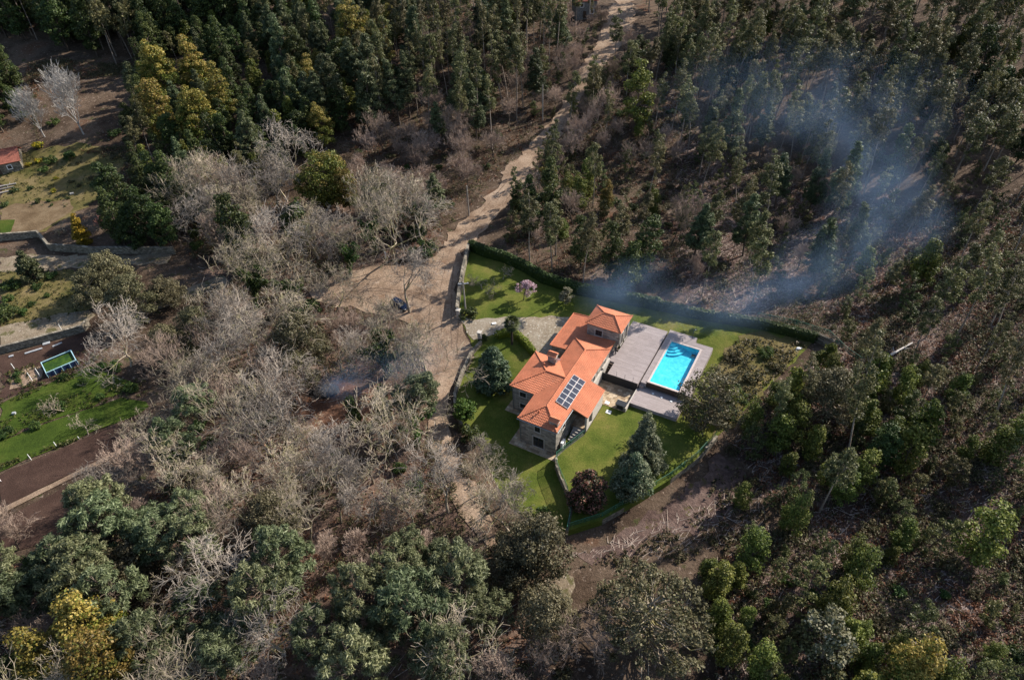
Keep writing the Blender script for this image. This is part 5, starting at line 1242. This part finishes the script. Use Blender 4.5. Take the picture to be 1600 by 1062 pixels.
# ------------------------------------------------------------------ parked car
def car():
    a, b = at(611, 473), at(640, 487)
    d = b - a; rz = math.atan2(d[1], d[0]); c = at(625.5, 479.5)
    r = empty('parked_car', c, rz); tag(r, 'dark blue hatchback parked under a bare tree in the dirt clearing', 'car')
    paint = plain('dark blue paint', (0.010, 0.022, 0.055), .22, .1, 2, .3, .6)
    # stations along the length: x, half width, sill, shoulder
    ST = [(-2.05, .70, .35, .72), (-1.95, .80, .30, .86), (-1.3, .86, .27, .93), (0, .87, .26, .92), (1.0, .86, .27, .88), (1.6, .82, .29, .78), (2.0, .70, .33, .62), (2.08, .55, .38, .55)]
    bm = bmesh.new(); rings = []
    for x, w, z0, z1 in ST:
        P = [(-w * .9, z0), (-w, z0 + .15), (-w, z1 - .12), (-w * .93, z1), (0, z1 + .05), (w * .93, z1), (w, z1 - .12), (w, z0 + .15), (w * .9, z0)]
        rings.append([bm.verts.new((x, y, z)) for y, z in P])
    for q, w in zip(rings, rings[1:]):
        for k in range(9): bm.faces.new((q[k], q[(k + 1) % 9], w[(k + 1) % 9], w[k]))
    bm.faces.new(rings[0]); bm.faces.new(rings[-1])
    bmesh.ops.bevel(bm, geom=[e for e in bm.edges if e.calc_length() > .3 and len(e.link_faces) == 2], offset=.02, segments=1, affect='EDGES')
    obj('body', bm_mesh('body', bm, paint, True), r)
    def green(name, z0, z1, B, Tp, m):
        bm = bmesh.new()
        lo = [bm.verts.new((x, y, z0)) for x, y in B]; hi = [bm.verts.new((x, y, z1)) for x, y in Tp]
        n = len(lo)
        for k in range(n): bm.faces.new((lo[k], lo[(k + 1) % n], hi[(k + 1) % n], hi[k]))
        bm.faces.new(hi); bm.faces.new(lo[::-1])
        return obj(name, bm_mesh(name, bm, m), r)
    green('window_band', .88, 1.36, [(-1.95, -.76), (.95, -.78), (.95, .78), (-1.95, .76)], [(-1.65, -.60), (.2, -.62), (.2, .62), (-1.65, .60)], M['glass'])
    green('roof', 1.362, 1.45, [(-1.68, -.62), (.22, -.64), (.22, .64), (-1.68, .62)], [(-1.5, -.5), (.05, -.52), (.05, .52), (-1.5, .5)], paint)
    for sx in (-1.25, 1.3):
        for sy in (-1, 1):
            bm = bmesh.new(); tube(bm, [(sx, sy * .70, .31), (sx, sy * .885, .31)], .31, 18)
            w_ = obj('wheel', bm_mesh('wheel', bm, M['dark']), r)
            bm = bmesh.new(); tube(bm, [(sx, sy * .886, .31), (sx, sy * .9, .31)], .19, 12); obj('rim', bm_mesh('rim', bm, M['galv']), w_)
    for sy in (-1, 1):
        boxes('headlight', [(1.90, sy * .55 - .15, .60, 2.07, sy * .55 + .15, .70)], M['galv'], r)
        boxes('tail_light', [(-2.07, sy * .62 - .1, .70, -1.95, sy * .62 + .1, .86)], plain('red lamp', (.25, .01, .01), .3), r)
        boxes('mirror', [(.72, sy * .98 - .1, .92, .86, sy * .98 + .1, 1.05)], paint, r)
car()

# ------------------------------------------------------------------ person on the terrace
def skinned(name, V, E, Rr, m, parent, sub=2):
    me = bpy.data.meshes.new(name); me.from_pydata([Vector(v) for v in V], E, []); me.materials.append(m)
    o = obj(name, me, parent)
    o.modifiers.new('skin', 'SKIN').use_smooth_shade = True
    for d, r in zip(me.skin_vertices[0].data, Rr): d.radius = (r, r) if not hasattr(r, '__len__') else r; d.use_root = False
    me.skin_vertices[0].data[0].use_root = True
    s = o.modifiers.new('sub', 'SUBSURF'); s.levels = sub; s.render_levels = sub
    return o
def person():
    u, v = loc(958.8, 551.6, 3.0)
    r = empty('person', (*hw(max(u, .42), v), 3.0), R(-25)); tag(r, 'person in dark clothes on the boarded terrace looking down at a white controller', 'person')
    skin = plain('skin', (.45, .27, .19), .6, .08); coat = plain('dark jacket', (.016, .014, .024), .8, .2, 8); tr_ = plain('dark blue trousers', (.022, .026, .038), .85, .2, 8)
    V = [(0, 0, .95), (.01, 0, 1.15), (.03, 0, 1.36), (.07, 0, 1.47), (.12, 0, 1.56), (.15, 0, 1.66), (0, .10, .88), (.02, .13, .48), (-.01, .15, .09), (.12, .16, .04), (0, -.10, .88), (.04, -.13, .48), (.01, -.15, .09), (.14, -.16, .04),
         (.03, .19, 1.38), (.08, .24, 1.12), (.30, .10, 1.05), (.37, .07, 1.06), (.03, -.19, 1.38), (.08, -.24, 1.12), (.30, -.10, 1.05), (.37, -.07, 1.06), (.23, 0, 1.60)]
    E = [(0, 1), (1, 2), (2, 3), (3, 4), (4, 5), (0, 6), (6, 7), (7, 8), (8, 9), (0, 10), (10, 11), (11, 12), (12, 13), (2, 14), (14, 15), (15, 16), (16, 17), (2, 18), (18, 19), (19, 20), (20, 21), (4, 22)]
    Rr = [(.14, .11), (.12, .10), (.15, .11), .055, .085, .09, .085, .06, .042, .04, .085, .06, .042, .04, .06, .045, .03, .035, .06, .045, .03, .035, .03]
    body = skinned('body', V, E, Rr, skin, r)
    skinned('jacket', [(0, 0, .86), (.01, 0, 1.15), (.03, 0, 1.37), (.065, 0, 1.46), (.03, .19, 1.38), (.08, .245, 1.12), (.27, .12, 1.055), (.03, -.19, 1.38), (.08, -.245, 1.12), (.27, -.12, 1.055)], [(0, 1), (1, 2), (2, 3), (2, 4), (4, 5), (5, 6), (2, 7), (7, 8), (8, 9)], [(.18, .15), (.15, .13), (.18, .14), .075, .085, .07, .055, .085, .07, .055], coat, r)
    skinned('trousers', [(0, 0, .92), (0, .10, .87), (.02, .13, .48), (-.01, .15, .1), (0, -.10, .87), (.04, -.13, .48), (.01, -.15, .1)], [(0, 1), (1, 2), (2, 3), (0, 4), (4, 5), (5, 6)], [(.165, .13), .11, .085, .07, .11, .085, .07], tr_, r)
    skinned('hair', [(.06, 0, 1.58), (.09, 0, 1.68), (.15, 0, 1.735)], [(0, 1), (1, 2)], [.07, .105, .085], plain('dark hair', (.012, .009, .008), .6), r)
    for s in (-1, 1):
        skinned('shoe', [(-.04 if s > 0 else -.02, s * .15, .06), (.07, s * .155, .055), (.17, s * .165, .045)], [(0, 1), (1, 2)], [.06, .058, .045], M['dark'], r)
        for k in range(5):
            y0 = s * (.075 - .0); z0 = 1.07 - .02 * k
            if k < 4: P_, q_ = [(.385, y0, z0), (.42, y0 - s * .012, z0 + .002), (.435, y0 - s * .045, z0)], .010 - .0007 * k
            else: P_, q_ = [(.36, y0 - s * .01, 1.085), (.385, y0 - s * .04, 1.10), (.41, y0 - s * .055, 1.10)], .011
            skinned('thumb' if k == 4 else 'finger', P_, [(0, 1), (1, 2)], [q_, q_ * .95, q_ * .8], skin, body, 1)
    p = hw(*loc(958.8, 551.6, 3.0)); a = R(-25)
    c = empty('drone_controller', (r.location.x + math.cos(a) * .43, r.location.y + math.sin(a) * .43, 3.0 + 1.045), a); tag(c, 'white hand controller held by the person on the terrace', 'controller')
    boxes('casing', [(-.05, -.07, -.02, .06, .07, .035)], M['white'], c, .008); boxes('screen', [(-.04, -.05, .036, .05, .05, .042)], M['glass'], c)
person()

# ------------------------------------------------------------------ poles and wires
def pole(px, py, H, label, arm=True):
    g = at(px, py); e = empty('utility_pole', g, R(rngE.uniform(-10, 10))); tag(e, label, 'utility pole')
    bm = bmesh.new(); tube(bm, [(0, 0, -.5), (0, 0, H * .5), (0, 0, H)], [.17, .14, .11], 9); obj('shaft', bm_mesh('shaft', bm, M['pole_wood']), e)
    if arm:
        boxes('crossarm', [(-.95, -.07, H - .45, .95, .07, H - .3)], M['galv'], e)
        for x in (-.8, 0, .8):
            bm = bmesh.new(); tube(bm, [(x, 0, H - .298), (x, 0, H - .12)], [.05, .035], 7); obj('insulator', bm_mesh('insulator', bm, M['white']), e)
    return g + np.array([0, 0, H - .2])
p1 = pole(728, 490, 7.2, 'grey wooden pole with a white crossarm beside the roadside wall')
p2 = pole(733, 338, 7.6, 'pale wooden pole at the edge of the road above the clearing', False)
p3 = pole(848, 188, 9.5, 'pale wooden pole in the wood beside the upper road', False)
p4 = at(920, 45) + np.array([0, 0, 12.0]); pole(920, 46, 12.2, 'tall pale pole beside the grey building at the top of the road', False)
def wire(a, b, label, sag=.5):
    P = [a + (b - a) * k / 12 - np.array([0, 0, sag * 4 * (k / 12) * (1 - k / 12)]) for k in range(13)]
    bm = bmesh.new(); tube(bm, [p - P[0] for p in P], .018, 4); tag(obj('power_line', bm_mesh('power_line', bm, M['dark']), None, P[0]), label, 'power line')
wire(p1, p2, 'thin wire from the pole by the wall to the pole above the clearing', .8); wire(p2, p3, 'thin wire climbing from the clearing to the upper road', 1.0); wire(p3, p4, 'thin wire along the upper road towards the grey building', 1.0)
wire(p1, at(560, 452) + np.array([0, 0, 7.]), 'thin wire crossing the dirt clearing from the pole by the wall', .6)
sw = at(719, 503); bm = bmesh.new(); tube(bm, [(0, 0, 0), p1 - sw], .02, 4); tag(obj('stay_wire', bm_mesh('stay_wire', bm, M['green_paint']), None, sw), 'green stay wire slanting from the pole by the wall to the ground', 'wire')
e = empty('marker_post', at(603, 404)); tag(e, 'white marker post with two stays above the dirt clearing', 'post')
bm = bmesh.new(); tube(bm, [(0, 0, -.2), (0, 0, 1.6)], .09, 8); obj('shaft', bm_mesh('shaft', bm, M['white']), e)
for s in (-1, 1):
    bm = bmesh.new(); tube(bm, [(0, 0, 1.55), (s * .9, .1, 0)], .035, 6); obj('stay', bm_mesh('stay', bm, M['galv']), e)

# ------------------------------------------------------------------ shed, far building
def building(name, origin, rz, L, D, h, ridge, label, cat, wallm, tilem, win=(), doors=()):
    """a small gabled building; origin its front right corner, L to the left, D to the back"""
    b = empty(name, origin, rz); tag(b, label, cat)
    bm = bmesh.new()
    P = [(0, 0, -.5), (0, D, -.5), (0, D, h), (0, D / 2, ridge), (0, 0, h)]
    A = [bm.verts.new(p) for p in P]; B = [bm.verts.new((-L, *p[1:])) for p in P]
    bm.faces.new(A); bm.faces.new(B[::-1])
    for k in range(5): bm.faces.new((A[k], B[k], B[(k + 1) % 5], A[(k + 1) % 5]))
    obj('wall', bm_mesh('wall', bm, wallm), b)
    bm = bmesh.new(); o_ = .35; k = (ridge - h) / (D / 2)
    roof_plane(bm, [(o_, -o_, h - k * o_ + .06), (-L - o_, -o_, h - k * o_ + .06), (-L - o_, D / 2, ridge + .06), (o_, D / 2, ridge + .06)])
    roof_plane(bm, [(-L - o_, D + o_, h - k * o_ + .06), (o_, D + o_, h - k * o_ + .06), (o_, D / 2, ridge + .06), (-L - o_, D / 2, ridge + .06)])
    ridge_caps(bm, (o_, D / 2, ridge + .1), (-L - o_, D / 2, ridge + .1))
    obj('roof', bm_mesh('roof', bm, tilem), b)
    for x, z0, z1, w in win:
        f = boxes('window', [(x - w / 2 - .15, -.06, z0 - .15, x - w / 2, -.004, z1 + .15), (x + w / 2, -.06, z0 - .15, x + w / 2 + .15, -.004, z1 + .15), (x - w / 2, -.06, z1, x + w / 2, -.004, z1 + .15), (x - w / 2, -.07, z0 - .15, x + w / 2, -.004, z0)], M['white'], b)
        boxes('pane', [(x - w / 2, -.03, z0, x + w / 2, -.005, z1)], M['glass'], f)
    for x, z1, w in doors: boxes('door', [(x - w / 2, -.05, 0, x + w / 2, -.004, z1)], M['shutter'], b)
    return b
t = NT('old dull tiles'); o_ = t.coord()
M['old_tile'] = t.done(t.mix(.5, t.ramp(t.noise(o_, 5, 3), [(.3, (.20, .062, .040)), (.7, (.36, .14, .10))]), t.ramp(t.noise(o_, .7, 5), [(.3, .6), (.7, 1.2)]), 'MULTIPLY'), .85, .2)
s0 = at(37.5, 265.5); d0 = at(0, 274) - s0
building('garden_shed', s0, math.atan2(-d0[1], -d0[0]), 9.0, 8.0, 2.7, 4.5, 'low stone shed with an old red tiled roof and white framed window', 'shed', M['rubble'], M['old_tile'], [(-2.6, 1.0, 1.9, .9)], [(-5.2, 2.0, 1.0)])
s0 = at(932, 27); building('hillside_building', s0, R(8), 7, 6, 5.2, 6.6, 'grey rendered building half hidden by trees at the top of the road', 'building', M['concrete'], M['old_tile'], [(-1.6, 1.2, 2.2, 1.0), (-5.0, 3.4, 4.4, 1.0)], [(-4.0, 2.1, 1.1)])

# ------------------------------------------------------------------ things in the far gardens
P_ = [at(*p, 1.15 + float(at(93, 566)[2])) for p in ((67, 565), (115, 545.5), (119.5, 562.5), (71.5, 583))]
g0 = at(93, 572)
fp = empty('frame_pool', (P_[3][0], P_[3][1], g0[2]), math.atan2(P_[2][1] - P_[3][1], P_[2][0] - P_[3][0])); tag(fp, 'rectangular frame pool with pale blue rim and murky green water', 'frame pool')
Lx = float(np.hypot(*(P_[2] - P_[3])[:2])); Ly = float(np.hypot(*(P_[0] - P_[3])[:2]))
blue = plain('pale blue rim', (.38, .60, .66), .4, .1); navy = plain('dark blue liner', (.02, .04, .10), .5, .2)
boxes('rim', [(0, 0, 1.1, Lx, .12, 1.2), (0, Ly - .12, 1.1, Lx, Ly, 1.2), (0, .12, 1.1, .12, Ly - .12, 1.2), (Lx - .12, .12, 1.1, Lx, Ly - .12, 1.2)], blue, fp)
boxes('liner', [(.03, .03, 0, Lx - .03, .1, 1.097), (.03, Ly - .1, 0, Lx - .03, Ly - .03, 1.097), (.03, .1, 0, .1, Ly - .1, 1.097), (Lx - .1, .1, 0, Lx - .03, Ly - .1, 1.097)], navy, fp)
boxes('water', [(.101, .101, .02, Lx - .101, Ly - .101, .85)], ground_mat('algae water', [(.3, (.010, .030, .012)), (.5, (.030, .065, .010)), (.7, (.06, .10, .012))], .5, 2, .05, .02, rough=.15), fp)
for k_ in range(5):
    for y_ in (-.05, Ly + .05):
        bm = bmesh.new(); tube(bm, [(Lx * k_ / 4, y_, -.05), (Lx * k_ / 4, y_, 1.15)], .04, 6); obj('leg', bm_mesh('leg', bm, blue), fp)
def post(px, py, H, label, r_=.06):
    e = empty('concrete_post', at(px, py), 0); tag(e, label, 'post')
    bm = bmesh.new(); tube(bm, [(0, 0, -.3), (0, 0, H)], [r_, r_ * .85], 4); obj('shaft', bm_mesh('shaft', bm, M['white']), e)
    bm = bmesh.new(); tube(bm, [(0, 0, H + .002), (0, 0, H + .06)], [r_ * 1.1, .02], 4); obj('cap', bm_mesh('cap', bm, M['concrete']), e)
for x_, y_, h_, l_ in ((2, 752, 1.3, 'white post at the left edge of the lawn border'), (49, 718, 1.3, 'second white post along the lawn border above the tilled field'), (89, 698, 1.2, 'third white post along the lawn border above the tilled field'), (124, 686, .7, 'short white post at the end of the lawn border'),
                       (51, 595, 2.0, 'white post nearest the bean bed beside the frame pool'), (63, 588, 2.0, 'white post between the bean bed and the frame pool'), (24, 578, 1.6, 'pale post on the soil above the bean bed'), (98, 518, 1.8, 'pale post standing in the gravel yard')): post(x_, y_, h_, l_)
def sheet(px, py, L_, w, rz, label, m, name='metal_sheet', cat='sheet', h=.08):
    e = empty(name, at(px, py) + np.array([0, 0, .12]), rz); tag(e, label, cat)
    boxes('panel', [(-L_ / 2, -w / 2, 0, L_ / 2, w / 2, h)], m, e); boxes('rib', [(-L_ / 2, -w / 2, h + .001, L_ / 2, -w / 2 + .06, h + .05)], m, e)
ga = math.atan2(*(at(68, 543) - at(38, 552))[[1, 0]])
sheet(53, 549, 2.8, .45, ga, 'long pale metal sheet on the soil behind the frame pool', M['galv']); sheet(73, 537, 1.2, .8, ga, 'short pale metal sheet leaning by the yard wall', M['galv']); sheet(90, 539, 1.6, .4, ga + .2, 'narrow pale board right of the metal sheets', M['galv'], 'board', 'board'); sheet(18, 557, .7, .5, ga, 'pale square sheet at the left end of the bare terrace', M['galv'])
sheet(772, 506, .8, .5, 0.1, 'white slab lying on the gravel drive', M['white'], 'white_slab', 'slab', .05); sheet(23, 647, .5, .4, .2, 'small pale box lying on the upper green lawn', M['galv'], 'pale_box', 'box', .3)
sheet(113, 304, .8, .6, .5, 'pale stones heaped on the tan slope', M['granite_trim'], 'stone_heap', 'stones', .3)
for q_, (y_, l_) in enumerate(((288, 'topmost weathered log by the dark round bush'), (293, 'weathered log in the middle of the stack'), (299, 'lowest weathered log of the stack'))):
    a, b = at(-14, y_ + 8), at(26 - q_ * 4, y_); c = (a + b) / 2
    e = empty('log', c, math.atan2(b[1] - a[1], b[0] - a[0])); tag(e, l_, 'log', 'logs on the tan slope')
    L_ = np.hypot(*(b - a)[:2]) / 2; bm = bmesh.new(); tube(bm, [(-L_, 0, .25), (0, .05, .27), (L_, 0, .25)], [.22, .21, .17], 8); obj('trunk', bm_mesh('trunk', bm, M['pole_wood']), e)
    bm = bmesh.new(); tube(bm, [(L_ * .5, 0, .4), (L_ * .6, .3, .8)], [.07, .04], 6); obj('branch_stub', bm_mesh('branch_stub', bm, M['pole_wood']), e)
# fallen trunk and poles on the slope
def fallen(a, b, r_, label, m, nb=3):
    a, b = at(*a), at(*b); e = empty('fallen_trunk', a); tag(e, label, 'fallen trunk')
    d = b - a; up = np.array([0, 0, r_ + .25])
    bm = bmesh.new(); tube(bm, [up, d * .5 + up * 1.3, d + up], [r_, r_ * .85, r_ * .5], 8); obj('trunk', bm_mesh('trunk', bm, m), e)
    for k in range(nb):
        q = d * (.45 + .17 * k) + up; n = np.array([-d[1], d[0], .5 * np.hypot(*d[:2])]); n = n / np.linalg.norm(n) * (1.2 - .2 * k) * (1 if k % 2 else -1); n[2] = abs(n[2])
        bm = bmesh.new(); tube(bm, [q, q + n * .6, q + n + d * .05], [r_ * .4, r_ * .25, .02], 6); obj('branch', bm_mesh('branch', bm, m), e)
fallen((1352, 581), (1424, 539), .26, 'pale fallen trunk beyond the corner of the garden', M['white_bark'])
fallen((1145, 925), (1166, 888), .1, 'longest felled pole lying between the bright acacias', M['euc_bark'], 1); fallen((1137, 912), (1156, 886), .08, 'felled pole just left of the longest one', M['euc_bark'], 1); fallen((1155, 918), (1172, 896), .08, 'felled pole just right of the longest one', M['euc_bark'], 1)
fallen((1435, 120), (1448, 108), .12, 'short pale fallen trunk in the big wood behind the smoke', M['white_bark'], 1)
e = empty('white_sack', at(1247, 546)); tag(e, 'white sack lying on the rough grass inside the garden corner', 'sack')
bm = bmesh.new(); bmesh.ops.create_icosphere(bm, subdivisions=2, radius=.4)
for v in bm.verts: v.co = Vector((v.co.x * 1.1, v.co.y * .75, max(0.01, v.co.z * .6 + .2))) * (1 + .12 * math.sin(v.co.x * 9 + v.co.y * 7))
obj('bag', bm_mesh('bag', bm, M['white'], True), e); bm = bmesh.new(); tube(bm, [(.4, 0, .25), (.6, .05, .3)], [.06, .12], 7); obj('tied_neck', bm_mesh('tied_neck', bm, M['white']), e)

# ------------------------------------------------------------------ the burning heap
fh = at(506, 612); e = empty('burning_heap', fh); tag(e, 'smouldering heap of charred branches in the grey wood', 'bonfire')
bm = bmesh.new(); bmesh.ops.create_icosphere(bm, subdivisions=4, radius=1.0)
rr_ = random.Random(4)
for v in bm.verts: v.co = Vector((v.co.x * 2.6, v.co.y * 1.7, max(-.2, v.co.z * .8))) * (1 + rr_.uniform(-.09, .09))
obj('ash', bm_mesh('ash', bm, plain('ash and charcoal', (.035, .032, .030), .95, .7, 2.5), True), e)
rng = np.random.default_rng(8); S = []
for k in range(46):
    th = rng.random() * 6.28; r_ = rng.random() * 2.3; a = np.array([math.cos(th) * r_, math.sin(th) * r_ * .7, .25]); b = a + np.array([rng.normal(0, 1), rng.normal(0, .8), rng.uniform(.1, .7)]); S.append((*a, *b, .06, .025))
obj('charred_branches', mesh('charred_branches', *tubes(S, 5), plain('charred wood', (.03, .026, .024), .9, .4)), e)

# ------------------------------------------------------------------ smoke drifting from the heap over the garden and into the wood
t = NT('smoke'); t.n.remove(t.b)
co = t.coord(); ln = t.new('ShaderNodeVectorMath', operation='LENGTH'); t.link(co, ln.inputs[0])
f = t.math('MAXIMUM', t.math('SUBTRACT', 1.0, ln.outputs['Value']), 0.0)
nz = t.noise(t.pos(), .11, 3, .6)
n2 = t.math('MAXIMUM', t.math('SUBTRACT', nz, .36), 0.0)
oi = t.new('ShaderNodeObjectInfo')
dn = t.math('MULTIPLY', t.math('MULTIPLY', t.math('POWER', f, 1.3), n2), oi.outputs['Alpha'])
vp = t.new('ShaderNodeVolumePrincipled'); vp.inputs['Color'].default_value = (.42, .64, 1.0, 1); vp.inputs['Anisotropy'].default_value = 0.1
t.link(dn, vp.inputs['Density']); t.link(vp.outputs[0], t.out.inputs['Volume'])
t.m.cycles.volume_step_rate = 4.0 if hasattr(t.m.cycles, 'volume_step_rate') else 0
bm = bmesh.new(); bmesh.ops.create_icosphere(bm, subdivisions=2, radius=1.06); sm = bm_mesh('smoke', bm, t.m)
def puff(px, py, z, rx, ry, rz_, dens, yaw=20):
    p = at(px, py, z); o = obj('smoke', sm); o.location = p; o.scale = (rx, ry, rz_); o.rotation_euler = (0, 0, R(yaw)); o.color = (1, 1, 1, dens); tag(o, kind='stuff')
puff(520, 602, 2.6, 2.6, 2.0, 2.6, 4.5)
puff(555, 592, 6.0, 6, 4, 4, .26)
puff(620, 575, 10, 12, 7, 5, .07)
puff(990, 452, 9, 12, 7, 6, .20)
puff(1080, 476, 8, 16, 8, 5, .11, 10)
puff(1190, 458, 9, 18, 9, 5, .12, 25)
puff(1300, 405, 11, 18, 10, 6, .13, 40)
puff(1385, 335, 13, 14, 13, 8, .12, 75)
puff(1335, 190, 18, 22, 20, 8, .04, 110)
puff(1365, 260, 16, 16, 12, 8, .09, 110)
puff(1270, 150, 20, 34, 42, 9, .03, 100)
